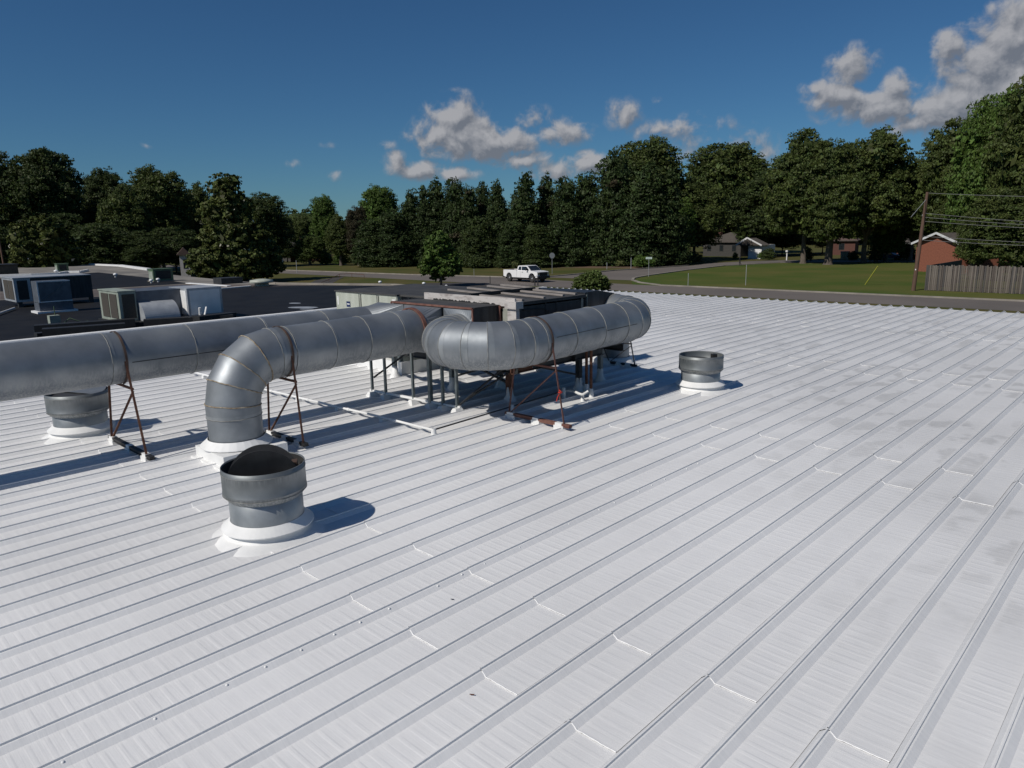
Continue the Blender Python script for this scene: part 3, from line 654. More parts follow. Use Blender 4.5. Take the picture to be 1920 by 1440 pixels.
# ------------------------------------------------------------------ air handling units on the platform
plat = thing('steel_platform', 'dark steel platform on posts carrying the roof units', 'platform')
def beam(p, q, w=.10, h=.14, m='dark_steel', name='beam'):
    mb = MB(); p = Vector(p); q = Vector(q); mb.bar(p + Vector((0, 0, h / 2)), q + Vector((0, 0, h / 2)), w, .012); mb.bar(p - Vector((0, 0, h / 2)), q - Vector((0, 0, h / 2)), w, .012); mb.bar(p, q, .012, h); return mb.build(name, m, plat)
for y in (9.25, 10.9, 12.5): beam((-13.5, y, .76), (-8.75, y, .76))
for x in (-13.3, -11.1, -8.85): beam((x, 9.2, .90), (x, 12.6, .90))
beam((-8.85, 9.16, .76), (-8.85, 9.75, .76), m='rust'); beam((-8.85, 9.77, .76), (-8.85, 11.9, .76))
for i, (x, y, m, w) in enumerate([(-9.42, 9.72, 'rust', .11), (-8.95, 11.25, 'dark_steel', .10), (-11.0, 9.65, 'steel', .09), (-10.35, 10.4, 'dark_steel', .10), (-13.0, 9.7, 'steel', .09), (-13.0, 12.4, 'steel', .09), (-11.0, 12.4, 'steel', .09), (-9.2, 12.3, 'steel', .09)]):
    mb = MB(); mb.bar((x, y, .10), (x, y, .80), w, w, up=(0, 1, 0)); mb.build('post', m, plat)
    mb = MB(); mb.lathe([(.13, -.002), (.12, .05), (.075, .12), (.06, .28), (.03, .29)], (x, y, 0), 20); mb.build('post_boot', 'white', plat)
for p, q in (((-9.42, 9.72, .35), (-11.0, 9.65, .78)), ((-11.0, 9.65, .3), (-9.5, 9.7, .78)), ((-8.95, 11.25, .35), (-9.42, 9.8, .78)), ((-9.6, 8.5, .12), (-9.0, 9.6, .80)), ((-10.35, 10.4, .3), (-9.4, 9.75, .7))):
    mb = MB(); mb.angle(p, q, .035); mb.build('brace', 'dark_steel', plat)

fr = thing('strut_frame', 'galvanised strut frame of six thin posts standing in front of the plenum box', 'duct stand', group='steel stands under the ducts')
fx = [(-11.93, .022), (-11.52, .022), (-10.72, .022), (-10.25, .034), (-9.92, .024), (-9.56, .024)]
for x, w in fx:
    mb = MB(); yy = 8.32 + (x + 11.93) * .07; mb.box(x - w, x + w, yy - w, yy + w, .09, 1.03); mb.build('post', 'steel', fr)
def fy(x): return 8.32 + (x + 11.93) * .07
for z, nm in ((1.04, 'top_rail'), (.10, 'base_rail')):
    mb = MB(); mb.bar((-12.0, fy(-12.0), z), (-9.48, fy(-9.48), z), .042, .042); mb.build(nm, 'steel' if z > .5 else 'white', fr)
mb = MB(); mb.bar((-11.93, fy(-11.93), 1.02), (-11.93, 9.6, 1.02), .04, .04); mb.build('side_rail', 'steel', fr)
mb = MB(); mb.bar((-9.56, fy(-9.56), 1.02), (-9.56, 9.6, .98), .04, .04); mb.build('side_rail', 'steel', fr)
mb = MB(); mb.angle((-11.91, 8.34, .38), (-11.6, 9.3, .98), .035); mb.build('brace', 'dark_steel', fr)
mb = MB(); mb.angle((-9.54, 8.5, .14), (-8.95, 9.5, 1.0), .035); mb.build('brace', 'dark_steel', fr)
for x, _ in fx:
    mb = MB(); y = fy(x) - .05; x = x + .04
    mb.add([(x - .09, y - .10, .0), (x + .10, y - .10, .0), (x + .10, y + .12, .0), (x - .09, y + .12, .0), (x - .03, y - .07, .095), (x + .05, y - .07, .095), (x + .05, y + .08, .095), (x - .03, y + .08, .095)],
           [(3, 2, 1, 0), (4, 5, 6, 7), (0, 1, 5, 4), (1, 2, 6, 5), (2, 3, 7, 6), (3, 0, 4, 7)]); mb.build('foot_pad', 'white', fr)

# plenum box with rusty frame, where the ducts end
pl = thing('plenum_box', 'dark sheet metal plenum box with rust red angle frame joining the ducts to the unit', 'plenum box')
PX0, PX1, PY0, PY1, PZ1 = -11.3, -9.06, 8.47, 9.14, 1.915
mb = MB(); mb.box(PX0, PX1, PY0, PY1, .98, PZ1); mb.build('box', 'dark_panel', pl)
mb = MB(); mb.box(PX0 - .01, PX1 + .01, PY0 + .03, PY1, PZ1 + .001, PZ1 + .012); mb.build('top_sheet', 'dark_top', pl)
for p, q in (((PX0 - .02, PY0 - .02, PZ1), (PX1 + .02, PY0 - .02, PZ1)), ((PX1 + .02, PY0 - .02, .98), (PX1 + .02, PY0 - .02, PZ1)), ((PX0 - .02, PY0 - .02, .98), (PX0 - .02, PY0 - .02, PZ1)), ((PX1 + .02, PY1 - .03, .98), (PX1 + .02, PY1 - .03, PZ1))):
    mb = MB(); mb.bar(p, q, .032, .032, up=(0, 1, 0)); mb.build('frame_angle', 'rust_red', pl)
def transition(c, r, x0, x1, z0, z1, y0, y1, parent, n=48):
    vs = []
    for k in range(n):
        a = 2 * math.pi * k / n; vs.append((c[0] + r * math.cos(a), y0, c[1] + r * math.sin(a)))
    for k in range(n):
        a = 2 * math.pi * k / n; m = max(abs(math.cos(a)), abs(math.sin(a)))
        vs.append(((x0 + x1) / 2 + math.cos(a) / m * (x1 - x0) / 2, y1, (z0 + z1) / 2 + math.sin(a) / m * (z1 - z0) / 2))
    mb = MB(); mb.add(vs, [(k, (k + 1) % n, n + (k + 1) % n, n + k) for k in range(n)], False); return mb.build('transition', 'galv', parent)
transition((XA, 1.455), RD, -11.75, -10.95, 1.02, PZ1 - .03, 8.0, PY0 - .02, pl)
transition((XB, 1.495), RD, -10.93, -9.85, 1.02, PZ1 - .03, 8.05, PY0 - .02, pl)
transition((XI, zc + .01), RD, -9.80, PX1 - .0, 1.02, PZ1 - .03, 8.42, PY0 - .02, pl)
mb = MB()
for a in np.linspace(R_(-10), R_(190), 30):
    p = Vector((XB + (RD + .02) * math.cos(a), 7.99, 1.495 + (RD + .02) * math.sin(a))); q = Vector((XB + (RD + .02) * math.cos(a + .125), 7.99, 1.495 + (RD + .02) * math.sin(a + .125)))
    mb.bar(p, q, .07, .025, up=(p - Vector((XB, 7.99, 1.495))).normalized())
mb.build('rusty_strap', 'rust_red', pl)

# unit 2: timber topped housing with fascia board
hs = thing('unit_housing', 'dark housing with battened sloping lid, peeling white fascia board and pale corner post', 'air handling unit')
HX0, HX1, HY0, HY1 = -11.15, -8.66, 9.16, 11.05
mb = MB(); mb.box(HX0 + .05, HX1, HY0 + .12, HY1, .9, 1.90); mb.build('body', 'dark_panel', hs)
for y, w in ((9.9, .01), (10.95, .02), (10.2, .006)):
    mb = MB(); mb.box(HX1, HX1 + .012, y, y + w * 2.4, .95, 1.93); mb.build('panel_joint', 'cabinet_trim' if w > .01 else 'dark_steel', hs)
for y0, y1 in ((9.22, 9.88), (9.93, 10.93)):
    mb = MB(); mb.box(HX1 - .001, HX1 + .007, y0, y1, 1.0, 1.86); mb.build('side_panel', 'dark_panel', hs)
mb = MB(); mb.add([(HX0, HY0, 1.99), (HX1 + .03, HY0, 1.93), (HX1 + .03, HY1 + .02, 1.93), (HX0, HY1 + .02, 1.99), (HX0, HY0, 2.05), (HX1 + .03, HY0, 1.985), (HX1 + .03, HY1 + .02, 1.985), (HX0, HY1 + .02, 2.05)],
                  [(3, 2, 1, 0), (4, 5, 6, 7), (0, 1, 5, 4), (1, 2, 6, 5), (2, 3, 7, 6), (3, 0, 4, 7)]); mb.build('lid', 'dark_top', hs)
def zl(x): return 2.05 + (x - HX0) / (HX1 - HX0) * (-.065)
for i, y in enumerate((9.42, 9.98, 10.52, 10.94)):
    for (x0, x1, m) in ((-9.85, -8.72, 'timber'), (-11.1, -9.95, 'timber')):
        mb = MB(); yo = 0 if m == 'timber' else .06; sk = random.uniform(-.03, .03) + (.30 if x1 < -9.9 else -.0)
        mb.bar((x0, y + sk, zl(x0) + .022), (x1, y + sk - .04, zl(x1) + .022), .06, .032, up=(0, 0, 1)); mb.build('batten', m, hs)
mb = MB(); mb.bar((-9.9, 9.2, zl(-9.9) + .035), (-9.9, 11.0, zl(-9.9) + .035), .05, .06); mb.build('ridge_batten', 'black', hs)
mb = MB(); mb.box(HX0, HX1 - .02, HY0 - .035, HY0, 1.905, 2.055); 
o = mb.build('fascia_board', 'peeling', hs)
mb = MB(); mb.box(HX0 + .06, HX1 - .35, HY0 - .06, HY0 + .05, 1.865, 1.90); mb.build('ledger', 'rust_red', hs)
pts = []; rg = random.Random(3); xs = np.linspace(HX0 + .28, HX1 - .5, 60)
top = [(x, 1.955 + rg.uniform(-.012, .02) - (x - HX0) * .012) for x in xs]; bot = [(x, 1.908 + rg.uniform(0, .006)) for x in xs[::-1]]
mb = MB(); mb.add([(x, HY0 - .041, z) for x, z in top + bot], [tuple(range(len(top) + len(bot)))]); mb.build('torn_edge', 'black', hs)
mb = MB(); mb.box(HX1 - .24, HX1 + .035, HY0 - .07, HY0 + .12, 1.87, 2.0); mb.build('fascia_end_block', 'peeling', hs)
mb = MB(); mb.box(HX1 - .21, HX1 + .0, HY0 - .03, HY0 + .06, .92, 1.87); mb.build('corner_post', 'peeling', hs)
mb = MB(); mb.box(HX1 - .36, HX1 - .22, HY0 - .0, HY0 + .05, .92, 1.87); mb.build('side_panel', 'cabinet_trim', hs)
mb = MB(); mb.box(HX1 + .02, HX1 + .12, 9.55, 10.35, 1.42, 1.47); mb.box(HX1 + .02, HX1 + .28, 10.10, 10.8, 1.55, 1.60); mb.box(HX1 + .02, HX1 + .26, 9.95, 10.05, 1.40, 1.56); mb.build('timber_ledge', 'timber_dark', hs)
mb = MB(); mb.tube([(HX1 + .03, 9.3, 1.84), (HX1 + .03, 9.8, 1.83), (HX1 + .03, 9.95, 1.78), (HX1 + .03, 10.0, 1.62)], .010, 6); mb.build('cable', 'black', hs)
mb = MB(); mb.box(HX0 + .1, HX1 - .02, HY0 + .2, HY1, .84, .90); mb.build('base_frame', 'dark_steel', hs)

eb = thing('end_plenum', 'dark sheet metal end box with chamfered top where the far elbow enters', 'plenum box')
mb = MB(); x0, x1 = -10.4, -8.665
prof = [(11.08, .95), (12.50, .95), (12.50, 1.62), (12.02, 1.945), (11.52, 2.03), (11.08, 2.02)]
mb.add([(x, y, z) for x in (x0, x1) for y, z in prof], [tuple(range(6)), tuple(range(11, 5, -1))] + [(i + 6, (i + 1) % 6 + 6, (i + 1) % 6, i) for i in range(6)])
mb.build('box', 'dark_panel', eb)
seam_ring(eb, (-8.655, ye, zc + .11), (1, 0, 0), RD + .004, 'seam', t=.010)
mb = MB(); mb.bar((x1 + .01, 11.12, .98), (x1 + .01, 11.12, 1.98), .02, .03, up=(1, 0, 0)); mb.build('edge_angle', 'steel', eb)

# unit 1: pale green grey cabinet at the left
u1 = thing('packaged_air_unit', 'pale grey green cabinet with blue plate behind the straight duct', 'air handling unit')
UX0, UX1, UY0, UY1, UZ = -15.55, -13.08, 9.93, 12.4, 1.86
mb = MB(); mb.box(UX0, UX1, UY0, UY1, .55, UZ - .03); mb.build('body', 'cabinet', u1)
w = (UX1 - UX0)
for a, b in ((.01, .40), (.46, .69), (.73, .995)):
    mb = MB(); mb.box(UX0 + w * a, UX0 + w * b, UY0 - .018, UY0, .60, UZ - .05); mb.build('access_panel', 'cabinet', u1)
mb = MB(); mb.box(UX0 - .02, UX1 + .02, UY0 - .03, UY1 + .02, UZ - .03, UZ); mb.build('lid', 'dark_top', u1)
for a in (.425, .71):
    mb = MB(); mb.box(UX0 + w * a - .02, UX0 + w * a + .02, UY0 - .024, UY0 - .0, .6, UZ - .06); mb.build('panel_joint', 'cabinet_trim', u1)
mb = MB(); mb.box(UX0 + w * .19, UX0 + w * .255, UY0 - .024, UY0 - .018, UZ - .38, UZ - .25); pltt = mb.build('name_plate', 'blue_plate', u1)
mb = MB(); mb.box(UX0 + w * .20, UX0 + w * .245, UY0 - .027, UY0 - .024, UZ - .325, UZ - .30); mb.build('name_plate_text', 'sticker', pltt)
mb = MB(); mb.box(UX0 + w * .93, UX0 + w * .98, UY0 - .024, UY0 - .018, UZ - .21, UZ - .11); mb.build('label_sticker', 'sticker', u1)
mb = MB(); mb.box(UX0 + w * .035, UX0 + w * .055, UY0 - .024, UY0 - .018, UZ - .35, UZ - .14); mb.build('label_sticker', 'sticker', u1)
mb = MB(); mb.box(UX1 + .01, -11.55, UY0 + .12, UY1 - .4, .9, UZ - .04); sect = mb.build('coil_section', 'dark_panel', u1)
mb = MB(); mb.box(UX1 + .0, -11.5, UY0 + .05, UY1 - .4, UZ - .04, UZ + .0); mb.build('coil_lid', 'dark_top', u1)
mb = MB(); mb.box(-11.95, -11.93, UY0 + .10, UY0 + .13, 1.2, UZ - .06); mb.box(-12.8, -12.78, UY0 + .10, UY0 + .13, 1.2, UZ - .06); mb.build('panel_joint', 'steel', u1)
for x, y in ((-15.4, 10.1), (-13.3, 10.1), (-15.4, 12.2)):
    mb = MB(); mb.bar((x, y, 0), (x, y, .56), .09, .09, up=(0, 1, 0)); mb.build('leg', 'steel', u1)
mb = MB(); mb.box(-15.5, -13.15, 10.0, 12.3, .0, .30); mb.build('roof_curb', 'white', u1)

# white curb box and drain boxes below, at left of the frame
lc = thing('roof_curb_box', 'low white curb box on the roof behind the strut frame', 'roof curb')
mb = MB(); a = at(682, 682); mb.box(a.x - .6, a.x + .5, a.y - .1, a.y + .5, 0, .26); mb.build('box', 'white', lc)
mb = MB(); mb.box(a.x - .45, a.x - .05, a.y - .104, a.y - .101, .06, .2); mb.build('recess', 'cabinet_trim', lc)

# ------------------------------------------------------------------ pipes on the roof
gp = thing('white_pipe_run', 'thin white painted pipe run lying across the ribs below the ducts', 'pipe')
pa = at(358, 697, .1); pb = at(813, 806, .1)
def lerp(a, b, t): return a + (b - a) * t
pts = [lerp(pa, pb, t) + Vector((0, 0, random.uniform(-.006, .006))) for t in np.linspace(0, 1, 14)]
mb = MB(); mb.tube(pts, .022, 8); mb.build('pipe', 'white', gp)
for i in range(1, 13, 2):
    mb = MB(); p = pts[i]; mb.box(-.05, .05, -.04, .04, 0, p.z - .015); mb.build('pipe_block', 'white', gp, loc=(p.x, p.y, 0))
    mb = MB(); q = lerp(pts[i], pts[i + 1], .5); d = (pts[i + 1] - pts[i]).normalized(); mb.tube([q - d * .035, q + d * .035], .03, 8); mb.build('coupling', 'white', gp)
mb = MB(); mb.tube([pb, pb + Vector((.0, .0, -.1))], .04, 10); mb.lathe([(.05, 0), (.045, .05), (.035, .13)], (pb.x, pb.y, 0), 12); mb.build('elbow', 'white', gp)
p2 = at(1050, 735, .1)
mb = MB(); mb.tube([lerp(pb, p2, t) + Vector((0, 0, .0)) for t in np.linspace(0, 1, 8)], .014, 8); mb.build('pipe', 'dark_steel', gp)
p3 = [at(1050, 735, .1), at(1068, 732, .14), at(1075, 733, .16), at(1085, 738, .16), at(1092, 740, .16), at(1101, 735, .18), at(1103, 733, .2)]
mb = MB(); mb.tube(p3, .026, 8); mb.build('pipe', 'white', gp)
dp = thing('drain_pipes', 'two rusty vertical pipes with white base boots under the U duct', 'pipe')
for px, py, m in ((1099.5, 735, 'rust'), (1108, 744, 'rust')):
    a = at(px, py); mb = MB(); mb.tube([(a.x, a.y, .1), (a.x, a.y, 1.15)], .03, 10); mb.build('pipe', m, dp)
    mb = MB(); mb.lathe([(.07, -.002), (.055, .02), (.045, .16), (.032, .17)], (a.x, a.y, 0), 16); mb.build('boot', 'white', dp)
for px, py, h in ((1057.5, 748, .22), (961, 775, .16), (1092, 752, .15)):
    a = at(px, py); mb = MB(); mb.lathe([(.05, -.002), (.034, .015), (.03, h), (.0, h + .005)], (a.x, a.y, 0), 14)
    tag(mb.build('vent_stub', 'white'), {1057.5: 'white pipe stub with a pointed cap beside the ribbon stand', 961: 'white pipe stub at the near foot of the ribbon stand', 1092: 'short white pipe stub below the white pipe elbow'}[px], 'pipe')
tw = MB(); a = at(885, 1302.0, .012); tw.bar((a.x - .014, a.y - .010, .012), (a.x + .014, a.y + .010, .012), .007, .004); tag(tw.build('twig', 'rust'), 'small brown leaf fragment lying on a near roof panel', 'leaf')
tw = MB(); a = at(848, 1123, .012); tw.bar((a.x - .012, a.y - .008, .010), (a.x + .012, a.y + .008, .010), .006, .004); tag(tw.build('twig', 'dark_steel'), 'small dark scrap lying on the roof near a lap', 'debris')

# ------------------------------------------------------------------ units on the dark roof
def boxu(name, m, parent, px_corner, py_corner, zb, pxl, pxr, ptop, lid=None):
    """box whose near vertical edge stands at a picture point, one face along X to pxl, one along Y to pxr"""
    P = at(px_corner, py_corner, zb)
    d = ray(pxl, py_corner - 5); t = (P.y) / d[1]; xl = d[0] * t
    d = ray(pxr, py_corner - 5); t = (P.x) / d[0]; yr = d[1] * t
    z1 = ztop(px_corner - 4, ptop, P)
    mb = MB(); mb.box(xl, P.x, P.y, yr, zb, z1); mb.build(name, m, parent); return xl, P.x, P.y, yr, zb, z1
ua = thing('rooftop_unit', 'pale green rooftop unit with dark grilles, curved hood and filter box', 'rooftop unit', group='rooftop units on the dark roof')
x0, x1, y0, y1, z0, z1 = boxu('cabinet', 'pale_green', ua, 228, 604, -.12, 192, 260, 548)
mb = MB(); g = (x1 - x0)
for i in range(2): mb.box(x0 + g * (.12 + .42 * i), x0 + g * (.48 + .42 * i), y0 - .02, y0, z0 + .12, z1 - .1)
mb.build('coil_grille', 'grille', ua)
mb = MB(); mb.box(x1, x1 + .02, y0 + .12, y1 - .06, z0 + .12, z1 - .1); mb.build('coil_grille', 'grille', ua)
mb = MB(); mb.box(x0 - .03, x1 + .03, y0 - .03, y1 + .02, z1, z1 + .04); mb.build('lid', 'pale_green', ua)
bx0, bx1, by0, by1 = x0 + .15, x1 - .1, y1 + .02, y1 + 1.7
mb = MB(); mb.box(bx0, bx1, by0, by1 + 1.2, z0, z1 - .02); mb.build('duct_box', 'blue_grey_metal', ua)
n = 14; vs = []
hy0, hy1 = y1 + .05, y1 + 1.45; hx = x1 - .1
for yy in (hy0, hy1):
    vs += [(hx, yy, z0)] + [(hx + .75 * math.sin(a), yy, z0 + .75 * math.cos(a) * 1.0) for a in np.linspace(0, math.pi / 2, n)]
m_ = n + 1
mb = MB(); mb.add(vs, [tuple(range(m_))[::-1], tuple(range(m_, 2 * m_))] + [(i, (i + 1) % m_, m_ + (i + 1) % m_, m_ + i) for i in range(m_)]); mb.build('hood', 'pale_metal', ua)
mb = MB(); fx0 = x0 + 1.0; mb.box(fx0, x1 + .55, y1 + 1.85, y1 + 3.35, z0, z1); mb.build('filter_box', 'pale_metal', ua)
mb = MB(); mb.box(fx0 + .1, x1 + .45, y1 + 1.83, y1 + 1.85, z0 + .1, z1 - .1); mb.box(x1 + .55, x1 + .565, y1 + 1.95, y1 + 3.25, z0 + .08, z1 - .1); mb.build('filter_panel', 'white', ua)
mb = MB(); mb.box(x0 - .2, x1 + .7, y0 - .1, y1 + 3.6, z0 - .22, z0 - .002); mb.build('base_frame', 'black', ua)
uf = thing('dark_timber_frame', 'long low black support frame in front of the green rooftop unit', 'support frame')
for i, (pa_, pb_, z) in enumerate((((65, 617), (253, 604), -.1), ((80, 624), (235, 613), -.05), ((368, 600), (437, 592), -.05), ((270, 606), (437, 596), -.1))):
    a = at(*pa_, z); b_ = at(*pb_, z); mb = MB(); mb.bar(a, b_, .5, .3); mb.build('beam', 'black', uf)
for p in ((80, 636), (100, 636)):
    a = at(*p, ZB); mb = MB(); mb.box(a.x - .2, a.x + .2, a.y - .2, a.y + .2, ZB, -.1); mb.build('leg', 'black', uf)
vp = thing('vent_pipes', 'two small white pipes leaning together on the dark roof beside the filter box', 'pipe')
a = at(378, 604, ZB)
for dx in (-.12, .18):
    mb = MB(); mb.tube([(a.x + dx, a.y, ZB), (a.x, a.y + .1 + dx, ZB + .62)], .05, 8); mb.build('pipe', 'white', vp)
ub = thing('rooftop_unit', 'grey rooftop unit with brown coil grille at the left edge', 'rooftop unit', group='rooftop units on the dark roof')
x0, x1, y0, y1, z0, z1 = boxu('cabinet', 'pale_metal', ub, 31, 567, -.05, 9, 62, 523)
mb = MB(); g = x1 - x0
for i in range(2): mb.box(x0 + g * (.15 + .40 * i), x0 + g * (.5 + .40 * i), y0 - .02, y0, z0 + .12, z1 - .1)
mb.build('coil_grille', 'grille', ub)
mb = MB(); mb.box(x1, x1 + .02, y0 + .15, y1 - .15, z0 + .12, z1 - .1); mb.build('coil_grille', 'black', ub)
mb = MB(); mb.box(x0 - .03, x1 + .03, y0 - .03, y1 + 3.0, z1, z1 + .05); mb.build('lid', 'pale_metal', ub)
mb = MB(); mb.box(x0 + .4, x1 - .05, y1, y1 + 3.0, z0, z1); mb.build('duct_box', 'dark_panel', ub)
for yy in (y0 + .1, y1 + 2.8):
    mb = MB(); mb.box(x1 - .3, x1 - .1, yy, yy + .2, ZB, z0); mb.build('leg', 'dark_steel', ub)
uc = thing('rooftop_duct_box', 'tall pale blue sheet metal duct box with diagonal creases', 'rooftop unit', group='rooftop units on the dark roof')
x0, x1, y0, y1, z0, z1 = boxu('upper_box', 'blue_grey_metal', uc, 73, 568, .18, 63, 136, 528)
mb = MB(); mb.bar((x1 + .006, y0 + .1, z0 + .05), (x1 + .006, y1 - .1, z1 - .05), .012, .04, up=(1, 0, 0)); mb.build('crease', 'steel', uc)
mb = MB(); mb.box(x1 - .001, x1 + .012, y0 + .0, y1, z1 - .05, z1); mb.box(x1 - .001, x1 + .012, y0, y1, z0, z0 + .05); mb.box(x1 - .001, x1 + .012, y0, y0 + .06, z0 + .05, z1 - .05); mb.build('flange', 'white', uc)
mb = MB(); mb.box(x0, x1, y0, y1, ZB + .1, z0 - .02); mb.build('lower_box', 'blue_grey_metal', uc)
mb = MB(); mb.box(x0 - .15, x1 + .15, y0 - .15, y1 + .15, ZB, ZB + .1); mb.build('base_flashing', 'white', uc)
ud = thing('rooftop_unit', 'dark brown rooftop unit far at the left edge against the trees', 'rooftop unit', group='rooftop units on the dark roof')
a = at(36, 517, ZB); c = at(-40, 522, ZB)
mb = MB(); mb.box(a.x - 3, a.x, c.y - 2, a.y, ZB, ztop(36, 496, a)); mb.build('cabinet', 'grille', ud)
mb = MB(); mb.box(a.x - 3.1, a.x + .1, c.y - 2, a.y + .1, ztop(36, 496, a), ztop(36, 494.7, a)); mb.build('lid', 'dark_steel', ud)
for nm, pc, l_, r_, tp, lb in (('ug', (109, 509.5), 103.5, 129, 495.5, 'small green condenser unit far off on the pale gravel roof'), ('uh', (289, 527), 279.5, 325.5, 506, 'green condenser unit on the edge of the dark roof near the magnolia tree')):
    t = thing('rooftop_unit', lb, 'rooftop unit', group='rooftop units on the dark roof')
    x0, x1, y0, y1, z0, z1 = boxu('cabinet', 'green_cabinet', t, pc[0], pc[1], ZB + .08, l_, r_, tp)
    mb = MB(); mb.box(x0 + .1, x1 - .1, y0 - .03, y0, z0 + .15, z1 - .15); mb.build('side_panel', 'pale_green', t)
    mb = MB(); mb.box(x1, x1 + .03, y0 + .2, y1 - .2, z0 + .15, z1 - .1); mb.build('coil_grille', 'black', t)
    mb = MB(); mb.box(x0 - .04, x1 + .04, y0 - .04, y1 + .04, z1, z1 + .06); mb.build('lid', 'green_cabinet', t)
    mb = MB(); mb.box(x0 - .1, x1 + .1, y0 - .1, y1 + .1, ZB, z0); mb.build('curb', 'white' if nm == 'ug' else 'concrete', t)
for i, (px, py, lb) in enumerate([(217, 520, 'white vent cap alone in the middle of the far black membrane'), (284, 531, 'white vent cap left of a pair below the green condenser'), (297, 529, 'white vent cap right of a pair below the green condenser'), (106, 514, 'white vent cap at the corner of the raised roof edge'),
                                 (713, 533.5, 'white vent cap on the dark roof edge left of the yard tree'), (795, 536, 'white vent cap on the dark roof edge at the foot of the yard tree'), (837, 541, 'white vent cap on the dark roof edge right of the yard tree')]):
    a = at(px, py, ZB); k = max(.11, .0024 * math.hypot(a.x, a.y)); mb = MB(); mb.lathe([(k * .5, 0), (k * .5, k), (k, k * 1.1), (k, k * 1.8), (0, k * 2.2)], (a.x, a.y, ZB), 12); tag(mb.build('small_roof_vent', 'bead'), lb, 'vent cap', 'small white roof vents')
a = at(491, 536, ZB); mb = MB(); mb.lathe([(.5, 0), (.5, .22), (.85, .24), (.8, .42), (.3, .5), (0, .5)], (a.x, a.y, ZB), 20); tag(mb.build('mushroom_vent', 'cabinet'), 'pale round mushroom vent at the edge of the far roof by the magnolia', 'roof vent')
a = at(422, 532, ZB); mb = MB(); mb.box(a.x - .9, a.x + .5, a.y - .5, a.y + 1.2, ZB, ZB + .45); tag(mb.build('roof_hatch', 'dark_steel'), 'small dark box on the pale gravel roof below the magnolia', 'roof hatch')
t = thing('valve_box', 'small pale junction box with cable loops on the dark roof at left', 'junction box')
a = at(101, 610, ZB); mb = MB(); mb.box(a.x - .2, a.x + .15, a.y - .15, a.y + .25, ZB + .05, ZB + .42); mb.build('box', 'pale_green', t)
mb = MB(); mb.tube([(a.x + .2, a.y + .3, ZB + .05), (a.x + .1, a.y + .6, ZB + .25), (a.x + .3, a.y + 1.0, ZB + .05), (a.x + .1, a.y + 1.3, ZB + .06)], .025, 6); mb.tube([(a.x, a.y + .1, ZB + .1), (a.x, a.y + .1, ZB + .8)], .02, 6); mb.build('cable', 'green_cabinet', t)
a = at(0, 587, ZB + .1); b_ = at(27, 577.5, ZB + .1); mb = MB(); mb.tube([a + (a - b_), b_], .05, 8); tag(mb.build('roof_pipe', 'white'), 'thin white pipe on the dark roof at the left edge', 'pipe')

# ------------------------------------------------------------------ trees
def leaves_mesh(name, P, Nn, size, rng):
    n = len(P)
    r = rng.normal(size=(n, 3)); nrm = Nn * .8 + r * .65; nrm /= np.linalg.norm(nrm, axis=1, keepdims=True)
    t = np.cross(nrm, rng.normal(size=(n, 3))); t /= np.linalg.norm(t, axis=1, keepdims=True); b = np.cross(nrm, t)
    s = (size * rng.uniform(.55, 1.35, n))[:, None]; asp = rng.uniform(.45, .85, n)[:, None]
    V = np.stack([P - t * s, P + b * s * asp + nrm * s * .12, P + t * s, P - b * s * asp + nrm * s * .12], 1).reshape(-1, 3)
    me = bpy.data.meshes.new(name); me.vertices.add(4 * n); me.loops.add(4 * n); me.polygons.add(n)
    me.vertices.foreach_set('co', V.astype(np.float32).ravel()); me.loops.foreach_set('vertex_index', np.arange(4 * n, dtype=np.int32))
    me.polygons.foreach_set('loop_start', np.arange(0, 4 * n, 4, dtype=np.int32)); me.polygons.foreach_set('loop_total', np.full(n, 4, dtype=np.int32))
    me.update(calc_edges=True); return me
def crown_points(lobes, n, rng, clump=.16, ncl=None, low=-.55):
    lob = np.array(lobes, float); area = (lob[:, 3] * lob[:, 4] * lob[:, 5]) ** (2 / 3); pr = area / area.sum()
    ncl = ncl or max(80, n // 26)
    li = rng.choice(len(lob), ncl, p=pr); d = rng.normal(size=(ncl, 3)); d /= np.linalg.norm(d, axis=1, keepdims=True)
    d[:, 2] = np.where(d[:, 2] < low, -d[:, 2], d[:, 2])
    rad = rng.uniform(.45, 1.06, ncl)[:, None] ** .5; c = lob[li, :3] + d * lob[li, 3:6] * rad
    cs = clump * .68 * lob[li, 3:6].mean(1) * rng.uniform(.5, 1.6, ncl)
    k = rng.choice(ncl, n, p=cs ** 2 / (cs ** 2).sum()); e = rng.normal(size=(n, 3)); e /= np.linalg.norm(e, axis=1, keepdims=True)
    e2 = e.copy(); e2[:, 2] = np.abs(e2[:, 2]) * .45 + e2[:, 2] * .55
    P = c[k] + e2 * (cs[k] * rng.uniform(.2, 1.0, n) ** .45)[:, None] * np.array([1.15, 1.15, .8])
    Nn = e2 * .6 + d[k] * .5; Nn /= np.linalg.norm(Nn, axis=1, keepdims=True)
    return P, Nn
PROTO = {}
